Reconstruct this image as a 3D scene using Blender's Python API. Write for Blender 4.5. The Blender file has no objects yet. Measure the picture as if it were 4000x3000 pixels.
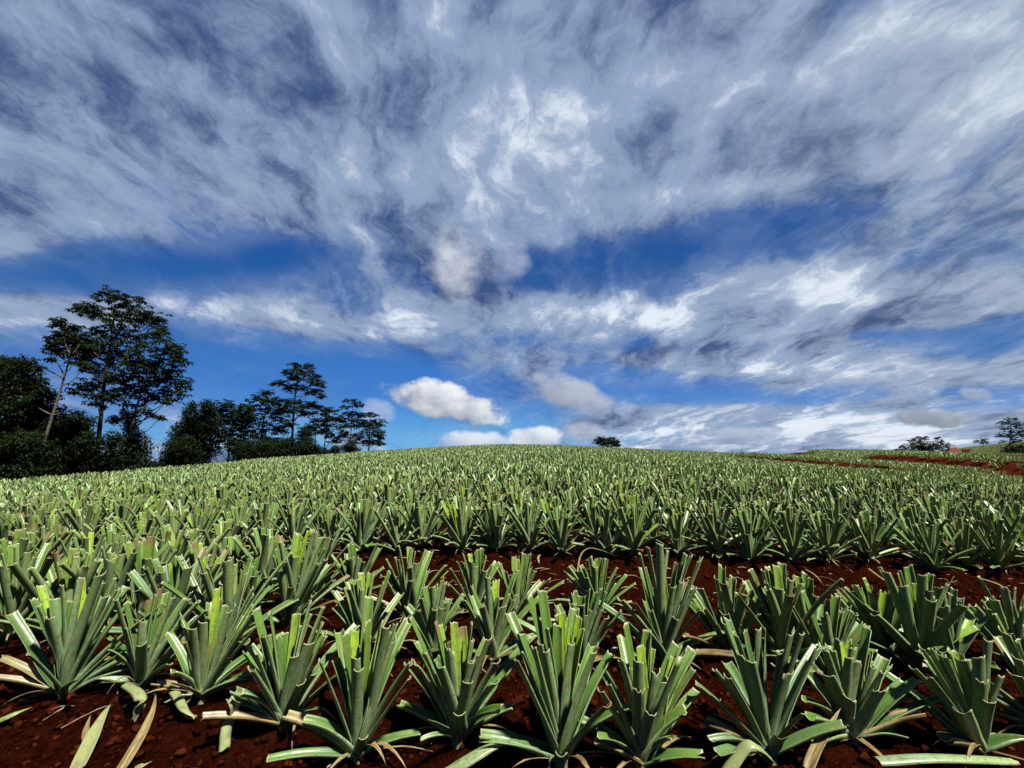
import bpy, math, random, os
import numpy as np
from mathutils import noise as mnoise, Vector

random.seed(7)
RNG = np.random.default_rng(11)
scene = bpy.context.scene
COL = scene.collection
FPX = 1833.0            # focal length in pixels of a 4000 px wide frame
PITCH = math.radians(9.0)
EYE = 1.10
SIN, COS = math.sin(PITCH), math.cos(PITCH)

# ------------------------------------------------------------------ terrain
def smooth(a, b, v):
    t = np.clip((v - a) / (b - a), 0, 1)
    return t * t * (3 - 2 * t)

def rise(y):
    y = np.asarray(y, float)
    r = .042 * np.minimum(y, 50)
    t = np.clip(y - 50, 0, 45)
    r = r + .042 * t - .042 * t * t / 50.0
    t2 = np.clip(y - 95, 0, None)
    r = r - .0336 * np.minimum(t2, 200) - .02 * np.clip(t2 - 200, 0, 2200)
    return np.where(y < 0, .02 * np.maximum(y, -400), r)

def cross(x, y):
    x = np.asarray(x, float); y = np.asarray(y, float)
    l = .061 * (np.sqrt(x * x + 16) - 4)
    r = (.047 + .028 * smooth(8, 22, y)) * (np.sqrt(x * x + 64) - 8)
    c = np.where(x < 0, l, r)
    c = np.where(c > 2.5, 2.5 + (c - 2.5) * .5, c)
    c = c * (1 - .55 * smooth(40, 84, y) * (x > 0))
    return np.minimum(c, 14)

# the far hillside: how high its crest stands against the sky, by bearing x / y
HB = [-9, .72, .80, .845, .92, 1.0, 1.09, 1.3, 1.8, 9]
HP = [1860, 1850, 1806, 1779, 1760, 1743, 1728, 1700, 1700, 1720]
def with_hill(x, y, g):
    x = np.asarray(x, float); y = np.asarray(y, float)
    q = x / np.maximum(y, 1.0)
    top = EYE + 178 * (1790 - np.interp(q, HB, HP)) / FPX
    w = smooth(88, 178, y) * (1 - smooth(230, 420, y)) * smooth(.70, .80, q)
    return g * (1 - w) + np.maximum(top, g) * w

# farm road and the narrow lane beside it (x as a function of y); the ground beyond each is a terrace higher
ROAD = [(40, 12), (36, 22), (33, 29.5), (31.6, 35), (31.2, 40), (32.4, 46), (38, 58), (50, 80)]
LANE = [(28.5, 14), (27, 20), (25, 27), (23.4, 33), (21.6, 40), (20, 48), (15, 60), (13, 74)]
LANE_L = [(-17.6, 20), (-17.6, 70)]
def across(line, x, y):
    return np.asarray(x, float) - np.interp(y, [q[1] for q in line], [q[0] for q in line])

def terrace(x, y):
    y = np.asarray(y, float)
    a = across(ROAD, x, y); b = across(LANE, x, y)
    f = smooth(16, 26, y) * (1 - smooth(84, 110, y))
    return f * (1.0 * smooth(.6, 2.4, a) + .6 * smooth(.5, 1.3, b) * smooth(29, 32, y) * (1 - smooth(44, 50, y)))

def G0(x, y):
    return with_hill(x, y, rise(y) - cross(x, y) + terrace(x, y))

ROWS_FRONT = (1.93, 2.69, 3.2)
SLOPE = -.14
def bed(x, y):
    """low planting beds and the slightly sunken bare strip between them"""
    x = np.asarray(x, float); y = np.asarray(y, float)
    q = y - SLOPE * x
    b = -.05 * np.exp(-((q - 4.02) / .42) ** 2)
    for c in ROWS_FRONT:
        b = b + .025 * np.exp(-((q - c) / .2) ** 2)
    b = b + .03 * np.exp(-((q - 4.8) / .25) ** 2)
    b = b - .07 * smooth(1.75, .9, q) * np.where(q < 1.75, 1, 0)
    return b

def G(x, y):
    return G0(x, y) + bed(x, y)

def ray(px, py):
    cx = (px - 2000) / FPX; cz = (1500 - py) / FPX
    return np.array([cx, COS - cz * SIN, SIN + cz * COS])

def at_depth(px, py, Y):
    d = ray(px, py); t = Y / d[1]
    return np.array([d[0] * t, Y, EYE + d[2] * t])

def ground_hit(px, py):
    d = ray(px, py)
    t = .3
    while t < 90:
        q = d * t
        if EYE + q[2] < float(G(q[0], q[1])): break
        t += .004 if t < 8 else .05
    return q[0], q[1]

def pix(P):
    x, y, z = P[0], P[1], P[2] - EYE
    fwd = y * COS + z * SIN; up = -y * SIN + z * COS
    return 2000 + FPX * x / fwd, 1500 - FPX * up / fwd, fwd

# ------------------------------------------------------------------ mesh helpers
class Acc:
    """collects quads with two vector attributes"""
    def __init__(s): s.v = []; s.f = []; s.a = []; s.b = []; s.n = 0
    def add(s, v, f, a=None, b=None):
        v = np.asarray(v, float)
        s.v.append(v); s.f.append(np.asarray(f, int) + s.n); s.n += len(v)
        s.a.append(np.zeros((len(v), 4)) if a is None else np.asarray(a, float))
        s.b.append(np.zeros((len(v), 3)) if b is None else np.asarray(b, float))
    def mesh(s, name, mat, smoothed=True, attrs=True):
        me = bpy.data.meshes.new(name)
        v = np.concatenate(s.v); f = np.concatenate(s.f)
        me.vertices.add(len(v)); me.vertices.foreach_set('co', v.astype(np.float32).ravel())
        k = f.shape[1]
        me.loops.add(f.size); me.loops.foreach_set('vertex_index', f.astype(np.int32).ravel())
        me.polygons.add(len(f))
        me.polygons.foreach_set('loop_start', np.arange(0, f.size, k, dtype=np.int32))
        me.polygons.foreach_set('loop_total', np.full(len(f), k, dtype=np.int32))
        if attrs:
            at = me.attributes.new('leaf', 'FLOAT_COLOR', 'POINT')
            at.data.foreach_set('color', np.concatenate(s.a).astype(np.float32).ravel())
            at = me.attributes.new('luv', 'FLOAT_VECTOR', 'POINT')
            at.data.foreach_set('vector', np.concatenate(s.b).astype(np.float32).ravel())
        me.update(calc_edges=True)
        me.polygons.foreach_set('use_smooth', np.full(len(f), smoothed))
        me.materials.append(mat)
        return me
    def link(s, name, mat, parent=None, smoothed=True, attrs=True):
        o = bpy.data.objects.new(name, s.mesh(name, mat, smoothed, attrs))
        COL.objects.link(o)
        if parent: o.parent = parent
        return o

def grid_faces(nr, nc, off=0, flip=False):
    i, j = np.meshgrid(np.arange(nr - 1), np.arange(nc - 1), indexing='ij')
    a = (i * nc + j).ravel() + off
    f = np.stack([a, a + 1, a + nc + 1, a + nc], 1)
    return f[:, ::-1] if flip else f

def tag(o, label=None, cat=None, group=None, kind=None):
    if label: o['label'] = label
    if cat: o['category'] = cat
    if group: o['group'] = group
    if kind: o['kind'] = kind
    return o

def empty(name, loc):
    o = bpy.data.objects.new(name, None); COL.objects.link(o)
    o.location = loc; o.empty_display_size = .1
    return o

def tube(acc, pts, radii, n=8):
    pts = np.asarray(pts, float)
    m = len(pts)
    T = np.gradient(pts, axis=0); T /= np.linalg.norm(T, axis=1)[:, None] + 1e-9
    ref = np.array([0, 1.0, .13])
    A = np.cross(T, ref); A /= np.linalg.norm(A, axis=1)[:, None] + 1e-9
    B = np.cross(T, A)
    th = np.linspace(0, 2 * np.pi, n + 1)
    r = np.asarray(radii, float)[:, None, None]
    V = pts[:, None] + r * (np.cos(th)[None, :, None] * A[:, None] + np.sin(th)[None, :, None] * B[:, None])
    acc.add(V.reshape(-1, 3), grid_faces(m, n + 1))

def spline(P, n):
    """Catmull-Rom through the points P, n samples"""
    P = np.asarray(P, float)
    if len(P) == 2: return P[0] + (P[1] - P[0]) * np.linspace(0, 1, n)[:, None]
    Q = np.vstack([2 * P[0] - P[1], P, 2 * P[-1] - P[-2]])
    s = np.linspace(0, len(P) - 1 - 1e-6, n); i = s.astype(int); t = (s - i)[:, None]
    a, b, c, d = Q[i], Q[i + 1], Q[i + 2], Q[i + 3]
    return .5 * (2 * b + (c - a) * t + (2 * a - 5 * b + 4 * c - d) * t * t + (3 * b - a - 3 * c + d) * t ** 3)

# ------------------------------------------------------------------ node helpers
def new_mat(name):
    m = bpy.data.materials.new(name); m.use_nodes = True
    m.node_tree.nodes.clear()
    return m, m.node_tree

class N:
    """a socket with arithmetic"""
    def __init__(s, nt, sock): s.nt = nt; s.k = sock
    def _m(s, op, *o, clamp=False):
        n = s.nt.nodes.new('ShaderNodeMath'); n.operation = op; n.use_clamp = clamp
        for i, q in enumerate((s,) + o):
            if isinstance(q, N): s.nt.links.new(q.k, n.inputs[i])
            else: n.inputs[i].default_value = q
        return N(s.nt, n.outputs[0])
    def __add__(s, o): return s._m('ADD', o)
    __radd__ = __add__
    def __sub__(s, o): return s._m('SUBTRACT', o)
    def __rsub__(s, o): return (s * -1.0) + o
    def __mul__(s, o): return s._m('MULTIPLY', o)
    __rmul__ = __mul__
    def __truediv__(s, o): return s._m('DIVIDE', o)
    def __rtruediv__(s, o): return s.pow(-1.0) * o
    def max(s, o): return s._m('MAXIMUM', o)
    def min(s, o): return s._m('MINIMUM', o)
    def pow(s, o): return s._m('POWER', o)
    def exp(s): return s._m('EXPONENT')
    def sqrt(s): return s._m('SQRT')
    def gt(s, o): return s._m('GREATER_THAN', o)
    def step(s, a, b):
        n = s.nt.nodes.new('ShaderNodeMapRange'); n.interpolation_type = 'SMOOTHSTEP'
        s.nt.links.new(s.k, n.inputs[0])
        n.inputs[1].default_value = a; n.inputs[2].default_value = b
        return N(s.nt, n.outputs[0])
    def lin(s, a, b, c=0., d=1.):
        n = s.nt.nodes.new('ShaderNodeMapRange')
        s.nt.links.new(s.k, n.inputs[0])
        n.inputs[1].default_value = a; n.inputs[2].default_value = b
        n.inputs[3].default_value = c; n.inputs[4].default_value = d
        return N(s.nt, n.outputs[0])

def comb(nt, x, y, z=0.0):
    n = nt.nodes.new('ShaderNodeCombineXYZ')
    for i, q in enumerate((x, y, z)):
        if isinstance(q, N): nt.links.new(q.k, n.inputs[i])
        else: n.inputs[i].default_value = q
    return n.outputs[0]

def noise(nt, vec, scale, detail=4, rough=.55, dist=0., lac=2.):
    n = nt.nodes.new('ShaderNodeTexNoise')
    if vec is not None: nt.links.new(vec, n.inputs['Vector'])
    n.inputs['Scale'].default_value = scale; n.inputs['Detail'].default_value = detail
    n.inputs['Roughness'].default_value = rough; n.inputs['Distortion'].default_value = dist
    n.inputs['Lacunarity'].default_value = lac
    return N(nt, n.outputs['Fac'])

def mix(nt, fac, a, b, blend='MIX'):
    n = nt.nodes.new('ShaderNodeMix'); n.data_type = 'RGBA'; n.blend_type = blend
    for i, q in ((0, fac), (6, a), (7, b)):
        if isinstance(q, N): nt.links.new(q.k, n.inputs[i])
        elif hasattr(q, 'is_output'): nt.links.new(q, n.inputs[i])
        elif isinstance(q, (int, float)): n.inputs[i].default_value = q
        else: n.inputs[i].default_value = (*q, 1)
    return n.outputs[2]

def attr(nt, name, kind='GEOMETRY'):
    n = nt.nodes.new('ShaderNodeAttribute'); n.attribute_name = name; n.attribute_type = kind
    return n

def sep(nt, sock):
    n = nt.nodes.new('ShaderNodeSeparateXYZ'); nt.links.new(sock, n.inputs[0])
    return [N(nt, q) for q in n.outputs]

def finish(nt, col, rough=.6, spec=.3, bump=None, bstr=.3, bdist=.01, trans=0., tcol=None):
    p = nt.nodes.new('ShaderNodeBsdfPrincipled'); o = nt.nodes.new('ShaderNodeOutputMaterial')
    if hasattr(col, 'is_output'): nt.links.new(col, p.inputs['Base Color'])
    else: p.inputs['Base Color'].default_value = (*col, 1)
    if isinstance(rough, N): nt.links.new(rough.k, p.inputs['Roughness'])
    else: p.inputs['Roughness'].default_value = rough
    p.inputs['Specular IOR Level'].default_value = spec
    if bump is not None:
        b = nt.nodes.new('ShaderNodeBump'); b.inputs['Strength'].default_value = bstr; b.inputs['Distance'].default_value = bdist
        nt.links.new(bump.k, b.inputs['Height']); nt.links.new(b.outputs[0], p.inputs['Normal'])
    out = p.outputs[0]
    if trans > 0:
        t = nt.nodes.new('ShaderNodeBsdfTranslucent')
        nt.links.new(tcol if tcol is not None else col, t.inputs[0])
        m = nt.nodes.new('ShaderNodeMixShader'); m.inputs[0].default_value = trans
        nt.links.new(out, m.inputs[1]); nt.links.new(t.outputs[0], m.inputs[2]); out = m.outputs[0]
    nt.links.new(out, o.inputs[0])

# ------------------------------------------------------------------ materials
def leaf_material(name, detailed=True):
    """attribute leaf = (along, random, inner face, youth / -1 dry), luv = (across, along in m, random)"""
    m, nt = new_mat(name)
    a = attr(nt, 'leaf'); sp = nt.nodes.new('ShaderNodeSeparateColor'); nt.links.new(a.outputs['Color'], sp.inputs[0])
    along, rnd, inner = [N(nt, q) for q in sp.outputs]
    youth = N(nt, a.outputs['Alpha'])
    luv = attr(nt, 'luv'); lx, ly, lz = sep(nt, luv.outputs['Vector'])
    oi = nt.nodes.new('ShaderNodeObjectInfo'); orand = N(nt, oi.outputs['Random'])
    tc = nt.nodes.new('ShaderNodeTexCoord').outputs['Object']
    streak = noise(nt, comb(nt, lx * 260.0, ly * 5.0, lz * 37.0), 1.0, 3, .6)
    outer_a = mix(nt, rnd, (.042, .084, .042), (.105, .155, .075))
    outer = mix(nt, streak.step(.36, .64), outer_a, (.165, .215, .13))
    inn = mix(nt, rnd, (.019, .058, .008), (.045, .10, .016))
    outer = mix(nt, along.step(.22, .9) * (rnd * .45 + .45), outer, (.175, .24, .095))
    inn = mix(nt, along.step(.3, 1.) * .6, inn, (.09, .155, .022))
    col = mix(nt, inner, outer, inn)
    yng = mix(nt, inner, (.21, .29, .07), (.185, .275, .010))
    col = mix(nt, youth.max(0.) * along.step(.15, .75), col, yng)
    # plant to plant variation
    col = mix(nt, orand.step(.5, 1.) * .32, col, (.16, .20, .05))
    col = mix(nt, (orand * 7.13)._m('FRACT').step(.72, 1.) * .4, col, (.06, .105, .055))
    if detailed:
        blot = noise(nt, tc, 46.0, 4, .7).step(.50, .64) * .55
        col = mix(nt, blot, col, (.055, .062, .022))
        olive = noise(nt, comb(nt, lx * 40., ly * 9., lz * 23.), 1.0, 5, .7).step(.46, .64) * .75 * (1.0 - inner)
        col = mix(nt, olive, col, (.17, .20, .055))
        pale = noise(nt, comb(nt, lx * 45., ly * 5., lz * 57. + 3.), 1.0, 3, .6).step(.55, .75) * .5 * (1.0 - inner)
        col = mix(nt, pale, col, (.22, .26, .19))
        dirt = noise(nt, tc, 19.0, 5, .7).step(.50, .74) * (1.0 - along.step(.0, .45)) * .7
        col = mix(nt, dirt, col, (.055, .03, .014))
        spk = noise(nt, tc, 170.0, 2, .6).step(.53, .64) * (1.0 - inner * .6) * .5
        col = mix(nt, spk, col, (.035, .055, .03))
        scar = noise(nt, comb(nt, lx * 55., ly * 11., lz * 91.), 1.0, 2, .5).step(.63, .68) * .8
        col = mix(nt, scar, col, (.14, .085, .035))
    edge_n = noise(nt, comb(nt, lx * 70.0, lz * 50.0, 0.), 1.0, 2) * .06
    col = mix(nt, (along + edge_n * .3).step(.990, 1.0) * .8, col, (.23, .215, .12) if detailed else (.115, .14, .06))
    tipdry = (lz * 7.31)._m('FRACT').step(.9, .94) * (along + edge_n * 3.0).step(.90, 1.06)
    col = mix(nt, tipdry, col, (.13, .085, .04))
    # dry leaves
    dn = noise(nt, comb(nt, lx * 90., ly * 9., lz * 13.), 1.0, 4, .6)
    dry = mix(nt, dn.step(.36, .62), (.08, .04, .012), (.21, .16, .07))
    dry = mix(nt, (youth * -1.0).lin(.4, 1.0), (.165, .185, .08), dry)
    dry = mix(nt, noise(nt, comb(nt, lx * 20., ly * 24., lz * 31.), 1.0, 4, .65).step(.52, .64) * .6, dry, (.10, .065, .045))
    col = mix(nt, (youth * -1.0).gt(.3), col, dry)
    col = mix(nt, 1.0, col, (.76, .79, .72), 'MULTIPLY')
    bump = streak * .6 + noise(nt, tc, 300.0, 2) * .3
    tcol = mix(nt, .6, col, (.28, .40, .015))
    rough = noise(nt, tc, 60.0, 3).lin(.3, .7, .30, .5)
    finish(nt, col, rough, .26, bump if detailed else None, .3, .002, .10, tcol)
    return m

def soil_material():
    m, nt = new_mat('red_soil')
    tc = nt.nodes.new('ShaderNodeTexCoord').outputs['Object']
    n1 = noise(nt, tc, 1.3, 5, .6); n2 = noise(nt, tc, 26.0, 6, .7); n3 = noise(nt, tc, 150.0, 3, .65)
    c = mix(nt, n1.step(.35, .68), (.0032, .0005, .00025), (.009, .0014, .0006))
    c = mix(nt, n2.step(.35, .7), c, (.016, .0031, .0012))
    c = mix(nt, n3.step(.52, .72) * .75, c, (.003, .0007, .0004))
    c = mix(nt, noise(nt, tc, 85.0, 2).step(.64, .74) * .6, c, (.036, .0085, .0033))
    vo = nt.nodes.new('ShaderNodeTexVoronoi'); vo.inputs['Scale'].default_value = 55.0
    nt.links.new(tc, vo.inputs['Vector'])
    h = n2 * .9 + n3 * .55 - N(nt, vo.outputs['Distance']) * .5
    # far from the fields the land is rough grass
    px, py, pz = sep(nt, tc)
    dist = (px * px + py * py).sqrt()
    g = mix(nt, noise(nt, tc, .02, 6, .6).step(.35, .65), (.02, .032, .009), (.034, .042, .012))
    lit_dry = noise(nt, tc, .5, 5, .65)
    c = mix(nt, dist.step(18., 26.) * lit_dry.step(.3, .6), c, (.030, .006, .0028))  # distant soil painted lighter in patches for the dry road's sunlit slope
    c = mix(nt, dist.step(250., 330.), c, g)
    finish(nt, c, 1.0, .0, h, 1.0, .03)
    return m

def crown_material(name, dark, light, trans=.12):
    m, nt = new_mat(name)
    a = attr(nt, 'leaf'); sp = nt.nodes.new('ShaderNodeSeparateColor'); nt.links.new(a.outputs['Color'], sp.inputs[0])
    _, rnd, clump = [N(nt, q) for q in sp.outputs]
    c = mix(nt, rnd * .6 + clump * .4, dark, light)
    finish(nt, c, .65, .06, None, trans=trans, tcol=mix(nt, .5, c, (.06, .09, .01)))
    return m

def bark_material(name, c0, c1):
    m, nt = new_mat(name)
    tc = nt.nodes.new('ShaderNodeTexCoord').outputs['Object']
    x, y, z = sep(nt, tc)
    n = noise(nt, comb(nt, x * 3., y * 3., z * 9.), 1.0, 5, .65)
    c = mix(nt, n.step(.35, .65), c0, c1)
    finish(nt, c, .85, .15, n, .5, .03)
    return m

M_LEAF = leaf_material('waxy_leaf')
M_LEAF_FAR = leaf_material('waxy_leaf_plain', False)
M_SOIL = soil_material()
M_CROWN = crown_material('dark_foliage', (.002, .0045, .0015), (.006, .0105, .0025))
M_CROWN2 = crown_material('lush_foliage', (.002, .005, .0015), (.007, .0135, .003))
M_BARK = bark_material('pale_bark', (.025, .021, .016), (.07, .06, .045))
M_BARK_DARK = bark_material('dark_bark', (.013, .011, .008), (.035, .03, .023))
m, nt = new_mat('stem_skin')
tcx = nt.nodes.new('ShaderNodeTexCoord').outputs['Object']
finish(nt, mix(nt, noise(nt, tcx, 60., 4).step(.4, .65), (.13, .145, .05), (.07, .04, .018)), .6, .3)
M_STEM = m
m, nt = new_mat('clod_earth')
tcx = nt.nodes.new('ShaderNodeTexCoord').outputs['Object']
cc = mix(nt, noise(nt, tcx, 14., 4).step(.35, .7), (.0075, .0014, .0006), (.033, .0072, .0028))
finish(nt, cc, 1.0, .0, noise(nt, tcx, 120., 4, .7), .8, .008)
M_CLOD = m
m, nt = new_mat('dry_straw')
tcx = nt.nodes.new('ShaderNodeTexCoord').outputs['Object']
finish(nt, mix(nt, noise(nt, tcx, 9., 3).step(.35, .65), (.25, .21, .14), (.13, .06, .028)), .7, .2)
M_STRAW = m
m, nt = new_mat('cut_bank_earth')
tcx = nt.nodes.new('ShaderNodeTexCoord').outputs['Object']
finish(nt, mix(nt, noise(nt, tcx, .9, 5).step(.35, .65), (.042, .008, .0045), (.07, .0155, .0085)), .9, .1)
M_BANK = m

# ------------------------------------------------------------------ leaf geometry
ZUP = np.array([0, 0, 1.0])
def leaf(acc, path, w, rnd, youth=0., ns=9, na=6, phi=1.15, thick=.0022, pointed=False, twist=0., slant=0., bow=0., ragged=.004, r=None):
    """a channelled strap leaf along path (list of points, first at the stem), cut off square or pointed"""
    r = r or random
    path = np.asarray(path, float)
    t = np.append(np.linspace(0, .990, ns), 1.0)
    if len(path) == 3:
        T_ = t[:, None]
        C = (1 - T_) ** 2 * path[0] + 2 * T_ * (1 - T_) * path[1] + T_ ** 2 * path[2]
    else:
        C = spline(path, 60)[np.round(t * 59).astype(int)]
    if bow == 0.: bow = r.gauss(0, .018)
    sw_ = np.cross(path[-1] - path[0], ZUP); sw_ /= np.linalg.norm(sw_) + 1e-6
    C = C + sw_ * (bow * np.sin(np.pi * t) + .35 * bow * np.sin(2 * np.pi * t + 1))[:, None] * np.linalg.norm(path[-1] - path[0]) / .4
    T = np.gradient(C, axis=0); T /= np.linalg.norm(T, axis=1)[:, None] + 1e-9
    O = path[-1] - path[0]; O = np.array([O[0], O[1], 0]); O /= np.linalg.norm(O) + 1e-6
    K = ZUP - .35 * O
    Nn = K - (T @ K)[:, None] * T; Nn /= np.linalg.norm(Nn, axis=1)[:, None] + 1e-9
    S = np.cross(T, Nn)
    if twist:
        an = (twist * t)[:, None]
        Nn, S = Nn * np.cos(an) + S * np.sin(an), S * np.cos(an) - Nn * np.sin(an)
    wt = w * np.interp(t, [0, .12, .4, 1], [.95, 1.08, 1.04, .9])
    if pointed: wt = wt * np.clip(((1.001 - t) / .62), .02, 1) ** .75
    ph = phi * np.interp(t, [0, .3, 1], [1.1, 1.0, r.uniform(.75, 1.15)])
    R = wt / (2 * np.sin(np.minimum(ph, 1.5708)))
    s = np.linspace(-1, 1, na + 1)
    an = ph[:, None] * s[None]
    def ringset(dr):
        rr = (R[:, None] - dr)
        # keep the channel's bottom on the path
        return C[:, None] + (rr * np.sin(an))[..., None] * S[:, None] + ((R[:, None] - rr * np.cos(an)))[..., None] * Nn[:, None]
    layers = [(0., 0.)] + ([(thick, 1.)] if thick > 0 else [])
    nr = len(t); nc = na + 1
    L = np.linalg.norm(np.diff(C, axis=0), axis=1).sum()
    torn = r.random() < .16
    cut = slant * s * w + np.array([r.uniform(-ragged, ragged) * (3.2 if torn else 1) for _ in s])
    vs = []; aa = []; bb = []; fs = []
    for li, (dr, inn) in enumerate(layers):
        V = ringset(dr)
        if not pointed:
            V[-1] += cut[:, None] * T[-1]; V[-2] += .6 * cut[:, None] * T[-2]
        vs.append(V.reshape(-1, 3))
        A = np.empty((nr, nc, 4)); A[..., 0] = t[:, None]; A[..., 1] = rnd; A[..., 2] = inn; A[..., 3] = youth
        B = np.empty((nr, nc, 3)); B[..., 0] = s[None] * wt[:, None]; B[..., 1] = (t * L)[:, None]; B[..., 2] = rnd * 10
        aa.append(A.reshape(-1, 4)); bb.append(B.reshape(-1, 3))
        fs.append(grid_faces(nr, nc, li * nr * nc, flip=(inn == 1.)))
    if thick > 0:
        o = nr * nc; j = np.arange(nc - 1); b = (nr - 1) * nc
        fs.append(np.stack([b + j, b + j + 1, o + b + j + 1, o + b + j], 1))
        i = np.arange(nr - 1)
        for e in (0, nc - 1):
            q = np.stack([i * nc + e, (i + 1) * nc + e, o + (i + 1) * nc + e, o + i * nc + e], 1)
            fs.append(q if e == 0 else q[:, ::-1])
    acc.add(np.concatenate(vs), np.concatenate(fs), np.concatenate(aa), np.concatenate(bb))

def stem_mesh(r, h=.10):
    acc = Acc()
    z = np.linspace(-.06, h, 6)
    tube(acc, [(0, 0, q) for q in z], [.02, .022, .024, .024, .022, .012], 8)
    return acc

def auto_plant(seed, H=.44, n=24, ns=7, na=5, thick=.002, spread=1.0, wscale=1.0, lean=(0, 0)):
    """rosette + heart of one mown pineapple plant, local coordinates"""
    r = random.Random(seed)
    ros, heart = Acc(), Acc()
    a0 = r.uniform(0, 6.28)
    for i in range(n):
        fr = i / (n - 1)
        az = a0 + i * 2.39996 + r.uniform(-.3, .3)
        tilt = math.radians((4 + 64 * fr ** 1.55 * spread) + r.uniform(-6, 7))
        if tilt < .7: ln = H * r.uniform(.78, 1.04) / math.cos(tilt)
        else: ln = H * r.uniform(.55, 1.0) * (1.12 - .25 * fr)
        w = r.uniform(.036, .051) * wscale * (.85 if fr < .15 else 1)
        o = np.array([math.cos(az), math.sin(az), 0])
        b = o * (.006 + .02 * fr) + ZUP * (.05 * (1 - fr))
        tip = b + o * math.sin(tilt) * ln + ZUP * math.cos(tilt) * ln + np.array([lean[0], lean[1], 0]) * (ln * math.cos(tilt))
        if fr > .75: tip = tip + ZUP * -r.uniform(0, .06)
        tip[2] = max(tip[2], .02)
        perp = -o * math.cos(tilt) + ZUP * math.sin(tilt)
        ctrl = b + (tip - b) * .52 + perp * ln * (r.uniform(-.03, .06) + .13 * fr * fr)
        youth = 1.0 * max(0, 1 - fr / .3) * r.uniform(.35, 1) + (.5 if r.random() < .06 else 0)
        if fr > .7 and r.random() < .22: youth = -r.uniform(.4, 1)
        leaf(heart if fr < .2 else ros, [b, ctrl, tip], w, r.random(), youth, ns, na,
             phi=r.uniform(.85 + .5 * fr, 1.35 + .3 * fr) if fr > .2 else r.uniform(.7, 1.0), thick=thick, pointed=r.random() < .07,
             twist=r.uniform(-.3, .3), slant=r.uniform(-.18, .18), r=r)
    for i in range(3):
        az = r.uniform(0, 6.28); ln = r.uniform(.10, .24); o = np.array([math.cos(az), math.sin(az), 0]); q = np.array([-o[1], o[0], 0]) * r.uniform(-.08, .08)
        leaf(ros, [o * .02 + ZUP * .02, o * ln * .55 + ZUP * r.uniform(.04, .10) + q, o * ln + ZUP * .015 + q * 1.5], r.uniform(.010, .022), r.random(), -1, max(4, ns - 2), 3, phi=.8, thick=thick, pointed=True, r=r)
    return ros, heart

GROUP = 'mown pineapple plants in rows'

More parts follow.
